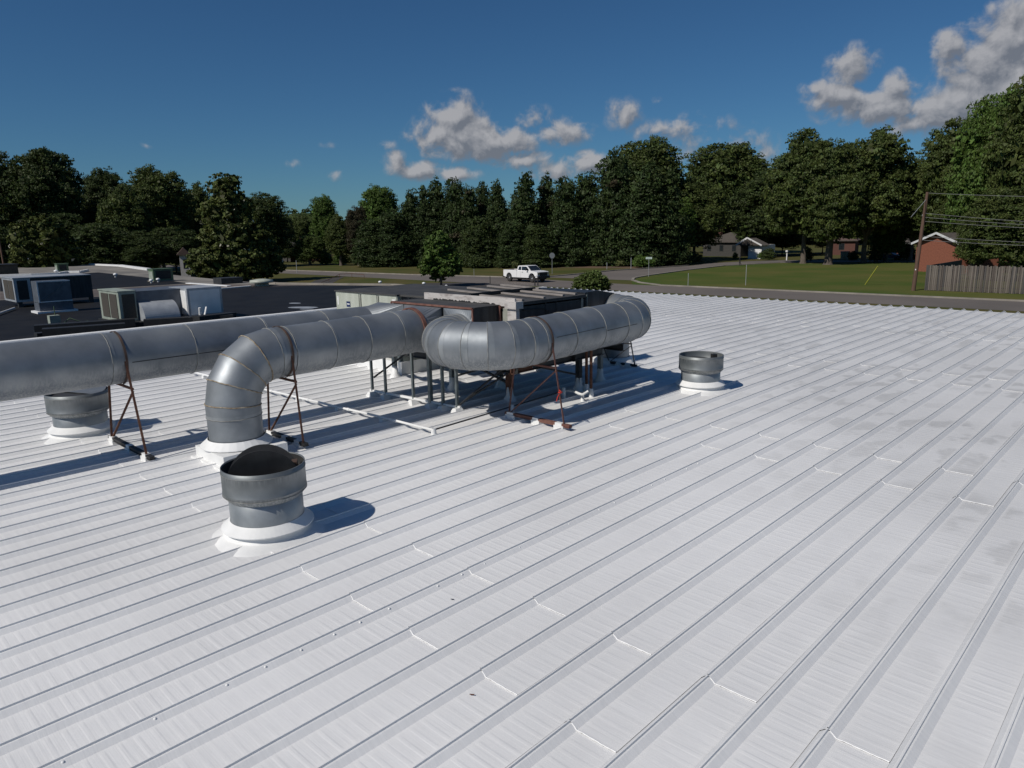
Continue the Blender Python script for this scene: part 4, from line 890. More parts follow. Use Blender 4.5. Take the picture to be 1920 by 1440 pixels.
def proto(kind, idx):
    if (kind, idx) in PROTO: return PROTO[(kind, idx)]
    rng = np.random.default_rng(900 + idx * 13 + len(kind))
    if kind == 'oak': h0, w0, n, lf, cl, nc = 20.0, 8.0, 70000, .185, .30, 1300; lobes = round_lobes(h0, w0, rng, 19, .10, 1.0)
    elif kind == 'column': h0, w0, n, lf, cl, nc = 13.0, 4.0, 26000, .16, .30, 800; lobes = column_lobes(h0, w0, rng, 10, rng.uniform(.35, .6))
    else: h0, w0, n, lf, cl, nc = 2.0, 2.0, 3200, .085, .30, 160; lobes = [(0, 0, .9, 1.6, 1.5, .95), (-.9, 0, .7, 1.0, 1.0, .72), (.9, .1, .66, 1.05, 1.0, .68), (.2, .2, 1.4, .8, .8, .54), (rng.uniform(-.8, .8), rng.uniform(-.8, .8), 1.2, .7, .7, .6)]
    P, Nn = crown_points(lobes, n, rng, cl, ncl=nc, low=-.85)
    a = leaves_mesh('crown', P, Nn, lf, rng); a.materials.append(MATS['leaf_oak'])
    lob_ = np.array(lobes, float); k_ = n // 11; li = rng.choice(len(lob_), k_, p=(lambda a_: a_ / a_.sum())((lob_[:, 3] * lob_[:, 4] * lob_[:, 5]) ** .8))
    d_ = rng.normal(size=(k_, 3)); d_ /= np.linalg.norm(d_, axis=1, keepdims=True)
    b = leaves_mesh('inner_foliage', lob_[li, :3] + d_ * lob_[li, 3:6] * rng.uniform(.1, .82, k_)[:, None], d_, lf * 2.8, rng); b.materials.append(MATS['leaf_oak'])
    PROTO[(kind, idx)] = (a, b, lobes, h0, w0); return PROTO[(kind, idx)]
def shared_tree(kind, idx, name, label, base, h, w, m, trunk_r, cat, group, rz, extra=None, th=None):
    a, b, lobes, h0, w0 = proto(kind, idx); t = thing(name, label, cat, base, rz, group); fx_, fz_ = w / w0, h / h0
    for nm, me in (('crown', a), ('inner_foliage', b)):
        o = bpy.data.objects.new(nm, me); COL.objects.link(o); o.parent = t; o.scale = (fx_, fx_, fz_)
        o.material_slots[0].link = 'OBJECT'; o.material_slots[0].material = MATS[m]
    L2 = [(l[0] * fx_, l[1] * fx_, l[2] * fz_, l[3] * fx_, l[4] * fx_, l[5] * fz_) for l in lobes]; th = th or h * .22
    mb = MB(); mb.tube([(0, 0, -.2), (0, 0, .35), (trunk_r * .25, 0, th * .5), (0, trunk_r * .2, th), (trunk_r, 0, h * .6)], [trunk_r * 1.5, trunk_r, trunk_r * .85, trunk_r * .7, trunk_r * .25], 9)
    rg = random.Random(int(abs(base[0]) * 10))
    if kind == 'oak':
        for i in range(6):
            l_ = L2[1 + i * 2]; q = Vector((l_[0], l_[1], l_[2] + l_[5] * .3)); mid = Vector((q.x * .45, q.y * .45, th + (q.z - th) * .5)); mb.tube([(0, 0, th * .9), mid, q], [trunk_r * .5, trunk_r * .3, trunk_r * .08], 6)
    mb.build('trunk', 'bark', t)
    if extra:
        mm, cnt, sz = extra; rng = np.random.default_rng(cnt + idx); P, Nn = crown_points(L2, cnt, rng, .5, low=-.9, ncl=max(3, cnt // 130)); P = P * np.array([1.04, 1.04, 1.0])
        me = leaves_mesh('dead_foliage', P, Nn, sz, rng); me.materials.append(MATS[mm]); o = bpy.data.objects.new('dead_foliage', me); COL.objects.link(o); o.parent = t
    return t
NTREE = [0]
def make_tree(name, label, base, h, lobes, n, leaf, m, rng, trunk_r=.3, trunk_h=None, cat='tree', group=None, core=.74, clump=.16, extra=None, forks=4, barkm='bark', low=-.85, ncl=None):
    t = thing(name, label, cat, base, 0, group)
    th = trunk_h if trunk_h is not None else min(l[2] for l in lobes)
    mb = MB(); mb.tube([(0, 0, -.2), (0, 0, .35), (trunk_r * .25, 0, th * .5), (0, trunk_r * .2, th)], [trunk_r * 1.5, trunk_r, trunk_r * .85, trunk_r * .7], 9)
    rg = random.Random(int(rng.integers(1e6)))
    for i in range(forks):
        l_ = lobes[i % len(lobes)]; q = Vector((l_[0] + rg.uniform(-.3, .3) * l_[3], l_[1] + rg.uniform(-.3, .3) * l_[4], l_[2] + l_[5] * rg.uniform(.1, .6)))
        mid = Vector((q.x * .4, q.y * .4, th + (q.z - th) * .5)); mb.tube([(0, 0, th - .15), mid, q], [trunk_r * .55, trunk_r * .35, trunk_r * .1], 6)
    mb.build('trunk', barkm, t)
    n = int(n * 1.7); P, Nn = crown_points(lobes, n, rng, clump, low=low, ncl=ncl)
    me = leaves_mesh('crown', P, Nn, leaf, rng)
    me.materials.append(MATS[m])
    o = bpy.data.objects.new('crown', me); COL.objects.link(o); o.parent = t
    if core:
        lob_ = np.array(lobes, float); k_ = max(150, n // 11); li = rng.choice(len(lob_), k_, p=(lambda a_: a_ / a_.sum())((lob_[:, 3] * lob_[:, 4] * lob_[:, 5]) ** .8))
        d_ = rng.normal(size=(k_, 3)); d_ /= np.linalg.norm(d_, axis=1, keepdims=True)
        me = leaves_mesh('inner_foliage', lob_[li, :3] + d_ * lob_[li, 3:6] * rng.uniform(.1, .80, k_)[:, None], d_, leaf * 2.6, rng); me.materials.append(MATS[m])
        o = bpy.data.objects.new('inner_foliage', me); COL.objects.link(o); o.parent = t
    if extra:
        mm, cnt, sz = extra; P, Nn = crown_points(lobes, cnt, rng, .2, low=-.9); lob = np.array(lobes)
        me = leaves_mesh('blossoms', P, Nn, sz, rng); me.materials.append(MATS[mm]); o = bpy.data.objects.new('blossoms' if mm == 'flower' else 'dead_foliage', me); COL.objects.link(o); o.parent = t
    return t
def round_lobes(h, w, rng, n=12, z0=.28, dep=.8):
    """broad irregular crown: height h, half width w, clear trunk share z0"""
    L_ = []; zc_ = h * (z0 + (1 - z0) * .5); hz = h * (1 - z0) / 2
    L_.append((0, 0, zc_, w * .68, w * .68 * dep, hz * .74))
    for i in range(n):
        a = 2 * math.pi * (i + rng.uniform(-.3, .3)) / n; el = rng.uniform(-.72, -.45) if i % 3 == 0 else rng.uniform(-.4, .95)
        rr = math.sqrt(max(0, 1 - abs(el) ** 2.2))
        s = rng.uniform(.30, .46)
        L_.append((w * rr * (1 - s) * math.cos(a) * 1.02, w * dep * rr * (1 - s) * math.sin(a), zc_ + hz * el * (1 - s * .75), w * s, w * s * dep, hz * s * rng.uniform(.85, 1.2)))
    L_.append((rng.uniform(-.2, .2) * w, 0, h - hz * .38, w * .42, w * .42, hz * .38))
    return L_
def column_lobes(h, w, rng, n=7, taper=.55):
    L_ = []
    for i in range(n):
        f_ = i / (n - 1); r = w * (1 - taper * f_ ** 1.6) * rng.uniform(.88, 1.08)
        L_.append((rng.uniform(-.12, .12) * w, rng.uniform(-.12, .12) * w, h * (.10 + .80 * f_), r, r, h * .15))
    L_.append((0, 0, h * .95, w * .22, w * .22, h * .06))
    return L_
TG = 'trees around the school grounds'
def place(px, base_y, top_y, hw, dist=None):
    """position, height and half width of a tree seen at px"""
    p = at(px, base_y, ZG) if dist is None else None
    if p is None:
        q = atd(px, base_y, dist); p = Vector((q.x, q.y, ZG))
    d = math.hypot(p.x, p.y); h = ztop(px, top_y, p) - ZG
    return Vector((p.x, p.y, ZG)), h, hw * d / F * math.cos(math.atan((px - 960) / F)) * 1.0
def view_rot(p): return math.atan2(p.y, p.x) - math.pi / 2
def deciduous(px, top, hw, dist, m, lab, n=15000, leaf=.26, z0=.25, name='oak_tree', tr=.35, lob=13, extra=None, clump=.17, core=.72, dep=.85, group=TG, base_y=None, ncl=None):
    rng = np.random.default_rng(abs(int(px * 7 + top))); p, h, w = place(px, base_y or 500, top, hw, dist)
    if name in ('oak_tree', 'understorey_tree'):
        NTREE[0] += 1
        return shared_tree('oak', NTREE[0] * 3 % 8, name, lab, p, h * .99, w * 1.04, m, tr, 'tree', group, rng.uniform(0, 6.28))
    t = make_tree(name, lab, p, h, round_lobes(h, w, rng, lob, z0, dep), n, leaf, m, rng, tr, group=group, extra=extra, clump=clump, core=core, ncl=ncl)
    t.rotation_euler = (0, 0, view_rot(p)); return t
def conifer(px, top, hw, dist, m, lab, n=9000, leaf=.24, extra=None, name='evergreen_tree', taper=.42):
    rng = np.random.default_rng(abs(int(px * 5 + top))); p, h, w = place(px, 500, top, hw, dist)
    NTREE[0] += 1
    return shared_tree('column', NTREE[0] % 6, name, lab, p, h * 1.02, w * 1.42, m, .2, 'tree', 'row of evergreens beyond the street', rng.uniform(0, 6.28), extra, .6)
    return make_tree(name, lab, p, h, column_lobes(h, w * 1.3, rng, 9, taper), n, leaf, m, rng, .2, .6, group='row of evergreens beyond the street', extra=extra, clump=.26, core=.78, forks=2)

# left group behind the far roof
deciduous(-60, 300, 70, 175, 'leaf_dark', 'dark broad oak cut by the left edge of the picture', leaf=.34)
deciduous(30, 284, 62, 168, 'leaf_dark', 'tall dark oak at far left, left of two joined crowns', leaf=.34, z0=.15)
deciduous(108, 279, 66, 165, 'leaf_dark', 'tallest dark oak in the left group, right of two joined crowns', leaf=.34, z0=.15)
deciduous(205, 315, 50, 175, 'leaf_dark', 'dark oak with flat low top between the two highest left crowns', leaf=.34, z0=.12)
deciduous(308, 309, 60, 160, 'leaf_oak', 'round topped oak in the middle of the left group', leaf=.32, z0=.12)
deciduous(245, 345, 46, 150, 'leaf_oak', 'lower oak leaning against the round topped oak', leaf=.32, z0=.1)
deciduous(378, 345, 38, 170, 'leaf_oak', 'small oak just left of the flowering magnolia', leaf=.32, z0=.1)
deciduous(498, 360, 50, 165, 'leaf_dark', 'dark oak behind the right shoulder of the flowering magnolia', leaf=.32, z0=.12)
deciduous(545, 405, 14, 210, 'leaf_dark', 'narrow dark crown right of the magnolia oak, low on the skyline', n=5000, leaf=.35, z0=.1)
deciduous(572, 402, 24, 240, 'leaf_oak', 'small distant tree in the skyline gap beside the brick chimney house', n=6000, leaf=.4, z0=.1)
for i, (px, top, hw, d, lb) in enumerate([(190, 418, 62, 140, 'dark understorey tree behind the far condenser'), (262, 432, 48, 138, 'dark understorey tree left of the pale house gable'), (330, 425, 50, 145, 'dark understorey tree just left of the magnolia'), (120, 400, 60, 150, 'dark understorey tree right of the yellow green magnolia'), (10, 420, 48, 150, 'dark understorey tree at the left edge behind the brown unit'), (540, 452, 22, 190, 'dark low tree behind the grey roofed house')]):
    deciduous(px, top, hw, d, 'leaf_dark', lb, n=9000, leaf=.30, z0=.02, name='understorey_tree', tr=.15)
deciduous(88, 404, 62, 118, 'leaf_magnolia', 'rounded yellow green magnolia on the left with pale blossoms', n=16000, leaf=.24, z0=.02, name='magnolia_tree', extra=('flower', 60, .26), clump=.12)
# the big magnolia, wide at the foot
rng = np.random.default_rng(5); p, h, w = place(442, 522, 323, 84, 112)
lob = [(0, 0, h * .20, w * .98, w * .9, h * .20), (-w * .45, 0, h * .16, w * .52, w * .5, h * .17), (w * .55, 0, h * .20, w * .52, w * .5, h * .2), (w * .1, 0, h * .42, w * .72, w * .7, h * .20), (w * .42, 0, h * .38, w * .46, w * .5, h * .18),
       (-w * .12, 0, h * .60, w * .55, w * .55, h * .18), (-w * .02, 0, h * .76, w * .42, w * .42, h * .14), (-w * .12, 0, h * .88, w * .30, w * .3, h * .11), (w * .12, 0, h * .92, w * .2, w * .2, h * .07), (w * .22, 0, h * .66, w * .3, w * .3, h * .13)]
t = make_tree('magnolia_tree', 'large flowering magnolia, narrow topped and wide at its foot, standing in front of the oaks', p, h, lob, 30000, .22, 'leaf_magnolia', rng, .3, 1.2, group=TG, extra=('flower', 210, .23), clump=.12)
t.rotation_euler = (0, 0, view_rot(p))
# light deciduous pair left of the evergreens
deciduous(612, 366, 28, 175, 'leaf_mid', 'light green tree with feathery top left of the evergreen row', n=9000, leaf=.30, z0=.1)
deciduous(640, 400, 26, 160, 'leaf_oak', 'lower leafy tree between the feathery tree and the broad bright one', n=7000, leaf=.28, z0=.05)
deciduous(582, 440, 30, 165, 'leaf_light', 'bright low tree beside the brick chimney house', n=6000, leaf=.28, z0=.05)
deciduous(718, 347, 40, 165, 'leaf_mid', 'broad bright green tree left of the evergreens, flat topped', n=12000, leaf=.30, z0=.1)
deciduous(674, 385, 24, 158, 'leaf_brown', 'half bare brownish tree left of the broad bright tree', n=4500, leaf=.26, z0=.1, core=.5)
# evergreen row
ev = [(700, 415, 26, 150, 'leaf_pine'), (742, 400, 24, 148, 'leaf_pine'), (775, 363, 22, 150, 'leaf_pine'), (800, 356, 20, 149, 'leaf_pine'), (824, 344, 24, 150, 'leaf_pine'), (860, 343, 24, 148, 'leaf_pine'),
      (884, 356, 18, 146, 'leaf_brown'), (908, 353, 16, 150, 'leaf_pine'), (936, 347, 21, 144, 'leaf_pine'), (984, 333, 27, 138, 'leaf_pine'), (1027, 336, 22, 142, 'leaf_brown'), (1063, 341, 27, 136, 'leaf_pine'),
      (1098, 332, 28, 138, 'leaf_pine'), (1150, 300, 34, 136, 'leaf_pine'), (1207, 318, 40, 134, 'leaf_pine'), (1248, 330, 30, 136, 'leaf_pine'), (960, 420, 22, 134, 'leaf_pine'), (1010, 425, 26, 133, 'leaf_dark'), (900, 410, 26, 138, 'leaf_dark')]
w_ = ['first', 'second', 'third', 'fourth', 'fifth', 'sixth', 'seventh', 'eighth', 'ninth', 'tenth', 'eleventh', 'twelfth', 'thirteenth', 'fourteenth', 'fifteenth', 'sixteenth']
for i, (px, top, hw, d, m) in enumerate(ev):
    lab = ('%s evergreen from the left in the row beyond the street%s' % (w_[i], ', browned foliage' if m == 'leaf_brown' else '')) if i < 16 else ['low evergreen filling the foot of the row above the white pickup', 'low dark tree at the foot of the row behind the stop sign', 'low dark tree at the foot of the row right of the yard tree'][i - 16]
    if m == 'leaf_brown': conifer(px, top, hw, d, 'leaf_pine', lab, extra=('leaf_brown', 2500, .24))
    else: conifer(px, top, hw, d, m, lab, extra=('leaf_brown', 250, .24) if i in (7, 13) else None)
# big oaks on the right
deciduous(1205, 258, 78, 150, 'leaf_oak', 'tall broad oak rising behind the right end of the evergreens', n=20000, leaf=.30, z0=.08)
deciduous(1262, 365, 40, 145, 'leaf_mid', 'yellow green tree at the side street bend', n=10000, leaf=.27, z0=.05)
deciduous(1352, 268, 86, 190, 'leaf_oak', 'spreading oak above the white garage', n=20000, leaf=.31, z0=.10)
deciduous(1300, 330, 58, 152, 'leaf_oak', 'oak crown between the tall oak and the spreading oak', n=12000, leaf=.30, z0=.08)
deciduous(1432, 320, 66, 172, 'leaf_dark', 'dark oak left of the twin lawn oaks', n=12000, leaf=.30, z0=.12, tr=.4)
deciduous(1505, 240, 76, 140, 'leaf_oak', 'left of the twin oaks on the lawn edge, high topped', n=20000, leaf=.28, z0=.07, tr=.5)
deciduous(1618, 246, 84, 142, 'leaf_oak', 'right of the twin oaks on the lawn edge, wide crown', n=22000, leaf=.28, z0=.07, tr=.5)
deciduous(1552, 262, 62, 136, 'leaf_oak', 'oak with the pale straight trunk in the middle of the lawn edge', n=16000, leaf=.27, z0=.12, tr=.7)
deciduous(1555, 215, 30, 175, 'leaf_dark', 'far oak crown peeping over the twin oaks', n=6000, leaf=.3, z0=.3) if False else None
deciduous(1705, 300, 62, 150, 'leaf_oak', 'oak crown joining the twin oaks to the tall trees at the right edge', n=12000, leaf=.29, z0=.12)
deciduous(1660, 420, 34, 150, 'leaf_mid', 'small light tree over the parked car', n=6000, leaf=.26, z0=.3)
for px, top, hw, d, lb in ((1335, 405, 50, 205, 'dark low tree behind the dark house roof'), (1465, 400, 46, 180, 'dark low tree left behind the lawn oak trunks'), (1540, 410, 44, 190, 'dark low tree behind the pale oak trunk'), (1625, 405, 48, 195, 'dark low tree right behind the lawn oak trunks'), (1400, 400, 40, 195, 'dark low tree behind the white garage')):
    deciduous(px, top, hw, d, 'leaf_dark', lb, n=5000, leaf=.32, z0=.02, name='understorey_tree', tr=.15)
# rising mass at the right edge
deciduous(1770, 225, 62, 140, 'leaf_oak', 'tall tree behind the utility pole, left edge of the rising mass', n=18000, leaf=.26, z0=.1)
deciduous(1840, 170, 72, 118, 'leaf_mid', 'tall leafy tree above the weathered fence', n=22000, leaf=.25, z0=.06)
deciduous(1930, 128, 90, 112, 'leaf_oak', 'tallest tree, cut by the right edge of the picture', n=24000, leaf=.25, z0=.05)
deciduous(1800, 360, 56, 132, 'leaf_oak', 'lower bushy tree just behind the brick house gable', n=14000, leaf=.24, z0=.05)
deciduous(1822, 392, 34, 108, 'leaf_oak', 'small bushy tree hiding the right half of the brick gable', leaf=.24)
deciduous(1875, 350, 72, 100, 'leaf_oak', 'lower bushy tree behind the middle of the fence', n=16000, leaf=.24, z0=.02)
deciduous(2010, 250, 80, 105, 'leaf_oak', 'tall tree outside the right edge beyond the fence', n=10000, leaf=.28, z0=.05)
# far wood behind everything
fw = MB; rng = np.random.default_rng(77)
lob = []
for px in range(-200, 2300, 55):
    q = atd(px, 440, 265 + 25 * rng.random()); hh = 13 + 4 * rng.random(); lob.append((q.x, q.y, ZG + hh * .5, 9, 9, hh * .52))
P, Nn = crown_points(lob, 60000, rng, .2, ncl=2600); me = leaves_mesh('distant_woods', P, Nn, .5, rng); me.materials.append(MATS['leaf_dark'])
o = bpy.data.objects.new('distant_woods', me); COL.objects.link(o); o['kind'] = 'stuff'
mb = MB()
for l_ in lob: mb.ell(l_[:3], (l_[3] * .9, l_[4] * .9, l_[5] * .85), 10, 8, jit=.1)
c_ = mb.mesh('distant_woods_core'); c_.materials.append(MATS['leaf_dark']); oc = bpy.data.objects.new('inner_foliage', c_); COL.objects.link(oc); oc.parent = o; oc['kind'] = 'stuff'

# yard tree, bushes and shrubs
deciduous(826, 437, 44, 90, 'leaf_mid', 'young leafy yard tree standing behind the dark roof edge', n=15000, leaf=.13, z0=.04, name='yard_tree', tr=.14, clump=.16, core=.6, dep=.9, group=None, lob=11)
def shrub(px, py, hw, top, m, lab, n=1500, leaf=.14, name='shrub', core=.75):
    rng = np.random.default_rng(int(px * 3 + py)); p = at(px, py, ZG); d = math.hypot(p.x, p.y); h = ztop(px, top, p) - ZG; w = hw * d / F
    if px != 1109:
        NTREE[0] += 1; return shared_tree('shrub', NTREE[0] % 5, name, lab, p, h, w, m, .05, 'shrub', 'shrubs along the streets', rng.uniform(0, 6.28), None, .2)
    lob = [(0, 0, h * .45, w * .8, w * .7, h * .48), (-w * .45, 0, h * .35, w * .5, w * .5, h * .36), (w * .45, 0, h * .33, w * .52, w * .5, h * .34), (w * .1, 0, h * .7, w * .4, w * .4, h * .27)]
    t = make_tree(name, lab, p, h, lob, n, leaf, m, rng, .05, .2, cat='shrub', group='shrubs along the streets', clump=.3, core=core, forks=3); t.rotation_euler = (0, 0, view_rot(p)); return t
shrub(1109, 548, 37, 509, 'leaf_light', 'rounded green bush in front of the white roof eave', n=6000, leaf=.11)
for i, (px, py, hw, top, m, lab) in enumerate([
    (725, 500, 20, 482, 'leaf_yellow', 'pale yellowish shrub left of the yard tree under the evergreens'), (762, 500, 14, 482, 'leaf_yellow', 'small pale shrub nearest left of the yard tree'),
    (966, 503, 9, 487, 'leaf_yellow', 'yellow green shrub behind the pickup bed'), (1163, 500, 11, 486, 'leaf_yellow', 'pale shrub beside the short post near the side street'),
    (1205, 502, 26, 478, 'leaf_mid', 'broad green shrub left of the street name sign'), (1262, 497, 28, 465, 'leaf_light', 'tall light shrub right of the street name sign'), (1235, 498, 20, 470, 'leaf_oak', 'dark shrub between the two light shrubs at the bend'),
    (1300, 494, 18, 470, 'leaf_dark', 'dark shrub in front of the dark house'), (680, 497, 18, 478, 'leaf_dark', 'dark shrub at the foot of the brownish tree'), (640, 497, 20, 474, 'leaf_mid', 'green shrub left of the brownish tree foot'),
    (610, 496, 22, 468, 'leaf_mid', 'green hedge bush right of the brick chimney house'), (575, 494, 18, 470, 'leaf_dark', 'dark hedge bush in front of the brick chimney house'), (655, 494, 10, 482, 'leaf_yellow', 'small yellow shrub near the road verge left'),
    (240, 502, 16, 484, 'leaf_light', 'light shrub beyond the far pale roof, left of a pair'), (285, 503, 16, 486, 'leaf_light', 'light shrub beyond the far pale roof, right of a pair'),
    (1030, 500, 24, 478, 'leaf_dark', 'dark shrub behind the stop sign post'), (1080, 499, 24, 480, 'leaf_dark', 'dark shrub right of the stop sign post'), (900, 503, 24, 480, 'leaf_dark', 'dark shrub right of the yard tree'), (940, 503, 18, 484, 'leaf_dark', 'dark shrub behind the pickup tailgate'), (1125, 499, 22, 480, 'leaf_oak', 'dark shrub left of the pale shrub by the short post'),
    (1512, 489, 14, 462, 'leaf_dark', 'dark shrub between the lawn oak trunks'), (1640, 490, 16, 468, 'leaf_dark', 'dark shrub right of the lawn oak trunks'), (1440, 488, 14, 464, 'leaf_dark', 'dark shrub right of the white garage door'), (1378, 486, 6, 473, 'leaf_mid', 'small round shrub near the walking person'), (1426, 486, 7, 472, 'leaf_mid', 'small round shrub at the garage corner'),
    (1700, 488, 16, 455, 'leaf_dark', 'dark bush left of the brick house gable'), (1600, 488, 14, 470, 'leaf_dark', 'dark bush in front of the brown roofed house'), (1778, 500, 12, 484, 'leaf_mid', 'green bush behind the left end of the fence'), (1815, 508, 24, 486, 'leaf_mid', 'light green vine bush spilling over the fence'), (1860, 506, 24, 480, 'leaf_oak', 'bush behind the middle fence boards'), (1905, 508, 24, 478, 'leaf_oak', 'bush behind the right fence boards')]):
    shrub(px, py, hw, top, m, lab, n=1500, leaf=.2)

# ------------------------------------------------------------------ fence
fence = thing('board_fence', 'weathered grey vertical board fence at the right edge behind the street', 'fence')
fa = at(1733, 544.5, ZG); fb = Vector((fa.x + 24, fa.y - .2, ZG)); hf = ztop(1733, 497, fa) - ZG
pm = []
for i in range(12):
    rg = random.Random(i); mb = MB(); w = .15; mb.box(0, w - .012, -.011, .011, 0, 1); me = mb.mesh('plank'); me.materials.append(MATS['plank%d' % (i % 4)]); pm.append(me)
rg = random.Random(9)
nb = 108
for i in range(nb):
    p = fa + (fb - fa) * (i / nb) * .72 * 1.0
    o = bpy.data.objects.new('plank', pm[rg.randrange(12)]); COL.objects.link(o); o.parent = fence
    o.location = (fa.x + i * .155, fa.y + rg.uniform(-.012, .012) - .002 * i, ZG + rg.uniform(.0, .05)); o.scale = (rg.uniform(.92, 1.02), 1, hf + rg.uniform(-.10, .05)); o.rotation_euler = (0, rg.uniform(-.014, .014), 0)
for z in (.4, hf * .5, hf - .35):
    mb = MB(); mb.box(fa.x, fa.x + nb * .155, fa.y + .03, fa.y + .08, ZG + z, ZG + z + .09); mb.build('rail', 'plank1', fence)
for i in range(8):
    mb = MB(); mb.box(fa.x + i * 2.35, fa.x + i * 2.35 + .1, fa.y + .09, fa.y + .2, ZG, ZG + hf - .1); mb.build('post', 'plank3', fence)
# return of the fence going back
mb = MB(); mb.box(fa.x - .03, fa.x + .02, fa.y + .2, fa.y + 14, ZG, ZG + hf - .05); mb.build('side_boards', 'plank3', fence)

# ------------------------------------------------------------------ utility pole and wires
pb0 = at(1712, 545, ZG); zt = ztop(1739, 360, pb0)
d_ = ray(1739, 360); tt = math.hypot(pb0.x, pb0.y) / math.hypot(d_[0], d_[1]); pt = Vector(CAM + d_ * tt)
pole = thing('utility_pole', 'leaning brown wooden utility pole at the right beside the fence', 'utility pole', pb0)
top = pt - pb0
mb = MB(); mb.tube([(0, 0, -.3), top * .5, top], [.20, .17, .13], 12); mb.build('mast', 'wood_pole', pole)
mb = MB()
for f_, s_ in ((.78, .1), (.76, -.12)): c = top * f_ + Vector((s_, 0, 0)); mb.lathe([(.03, 0), (.06, .05), (.03, .1), (.06, .15), (0, .18)], c, 8)
mb.build('insulator', 'bead', pole)
mb = MB(); c = top * .22 + Vector((0, -.18, 0)); mb.box(c.x - .04, c.x + .04, c.y - .01, c.y + .0, c.z - .06, c.z + .06); mb.build('tag_plate', 'bead', pole)
mb = MB(); a = Vector(pb0) + top * .93; g = atd(1708, 407, math.hypot(pb0.x, pb0.y) * .96); mb.tube([a - Vector(pb0), Vector(g) - Vector(pb0)], .025, 6); mb.build('guy_strut', 'sign_metal', pole)
for i, (y0_, y1_, f_) in enumerate([(361, 363, .99), (400, 410, .79), (408, 416, .75), (415, 422, .71), (442, 449, .56), (450, 455, .52)]):
    d_ = math.hypot(pb0.x, pb0.y); a = Vector(pb0) + top * f_; b_ = atd(1920, y1_, d_ * .97); far_ = a + (b_ - a) * 3
    pts = [a + (far_ - a) * s_ + Vector((0, 0, -1.1 * 4 * s_ * (1 - s_) * .25)) for s_ in np.linspace(0, 1, 13)]
    mb = MB(); mb.tube(pts, .022, 5); tag(mb.build('power_line', 'wire'), ['topmost wire from the leaning utility pole to the right edge', 'second wire down from the utility pole top', 'third wire down from the utility pole top', 'fourth wire down from the utility pole top', 'fifth wire down, crossing in front of the low bushy trees', 'lowest wire running right from the utility pole'][i], 'power line', 'wires from the utility pole')
p2_ = atd(8, 500, 125); p2_.z = ZG
lp = thing('utility_pole', 'slim grey utility pole at the far left edge among dark trees', 'utility pole', p2_)
mb = MB(); mb.tube([(0, 0, 0), (-.5, 0, ztop(3, 428, p2_) - ZG)], .12, 8); mb.build('mast', 'wood_pole', lp)
mb = MB(); mb.box(-.8, -.2, -.1, .1, ztop(5, 434, p2_) - ZG, ztop(5, 432, p2_) - ZG); mb.build('crossarm', 'sign_metal', lp)

# ------------------------------------------------------------------ signs, posts, rails
sg = at(1035.5, 514, ZG); vd = (Vector((0, 0, 0)) - Vector((sg.x, sg.y, 0))).normalized(); rz = math.atan2(vd.y, vd.x) + math.pi / 2 + .45
st = thing('stop_sign', 'grey back of an octagonal stop sign on a post beyond the pickup', 'sign', sg, rz)
zt = ztop(1035, 473.5, sg) - ZG
mb = MB(); r = .46; vs = [(r * math.cos(R_(22.5 + 45 * k)), s_, zt - r + r * math.sin(R_(22.5 + 45 * k))) for s_ in (-.012, .012) for k in range(8)]
mb.add(vs, [tuple(range(8)), tuple(range(15, 7, -1))] + [(i + 8, (i + 1) % 8 + 8, (i + 1) % 8, i) for i in range(8)]); mb.build('octagon_plate', 'sign_metal', st)
mb = MB(); mb.box(-.035, .035, .02, .06, 0, zt - .1); mb.build('post', 'sign_metal', st)
sn = at(1216, 519, ZG); vd = -Vector((sn.x, sn.y, 0)).normalized(); rz = math.atan2(vd.y, vd.x) + math.pi / 2
st = thing('street_sign', 'pale street name sign on a slim post at the lawn corner', 'sign', sn, rz)
zt = ztop(1216, 482, sn) - ZG
mb = MB(); mb.box(-.42, .42, -.015, .015, zt - .27, zt); blade = mb.build('name_blade', 'sign_green', st)
mb = MB(); mb.box(-.36, .30, -.020, -.016, zt - .16, zt - .10); mb.build('lettering', 'green_cabinet', blade)
mb = MB(); mb.tube([(0, .03, 0), (0, .03, zt - .2)], .03, 8); mb.build('post', 'sign_metal', st)
PG = 'slim posts around the grounds'
for px, py, top_, r, m, lab in [(1290, 536, 512, .035, 'sign_metal', 'slim grey post at the kerb of the lawn, left of two'), (1398, 535, 496, .035, 'sign_metal', 'slim grey post standing in the lawn'), (1183, 505, 483, .05, 'sign_metal', 'pale marker post beside the side street kerb'), (1138, 505, 492, .05, 'sign_metal', 'short pale post near the pale shrub'), (919, 531, 518, .05, 'dark_steel', 'short dark post on the driveway behind the roof edge'), (889, 520, 504, .03, 'sign_metal', 'faint thin post left of the pickup'), (953, 500, 484, .04, 'sign_metal', 'thin dim sign post above the pickup bed'), (557, 512, 488, .05, 'sign_metal', 'pale post on the verge in front of the brick chimney house'), (509, 500, 447, .06, 'sign_metal', 'thin pale street light pole behind the magnolia')]:
    a = at(px, py, ZG); mb = MB(); mb.tube([(0, 0, 0), (0, 0, ztop(px, top_, a) - ZG)], r, 7); o = mb.build('post', m, None, loc=a); o.name = 'marker_post'; tag(o, lab, 'post', PG)
a = at(1622, 534, ZG); b_ = at(1622, 534, ZG); q = atd(1646, 499, math.hypot(a.x, a.y) - 1.0)
mb = MB(); mb.tube([a, (q.x, q.y, q.z)], .055, 8); tag(mb.build('guy_wire_guard', 'yellow'), 'slanting yellow guy wire guard in the middle of the lawn', 'guy guard')
t = thing('twin_posts', 'two short dark posts side by side in front of the pickup nose', 'post')
for px in (1003, 1008.5):
    a = at(px, 536, ZG); mb = MB(); mb.tube([(a.x, a.y, ZG), (a.x, a.y, ztop(px, 518, a))], .07, 8); mb.build('post', 'dark_steel', t)
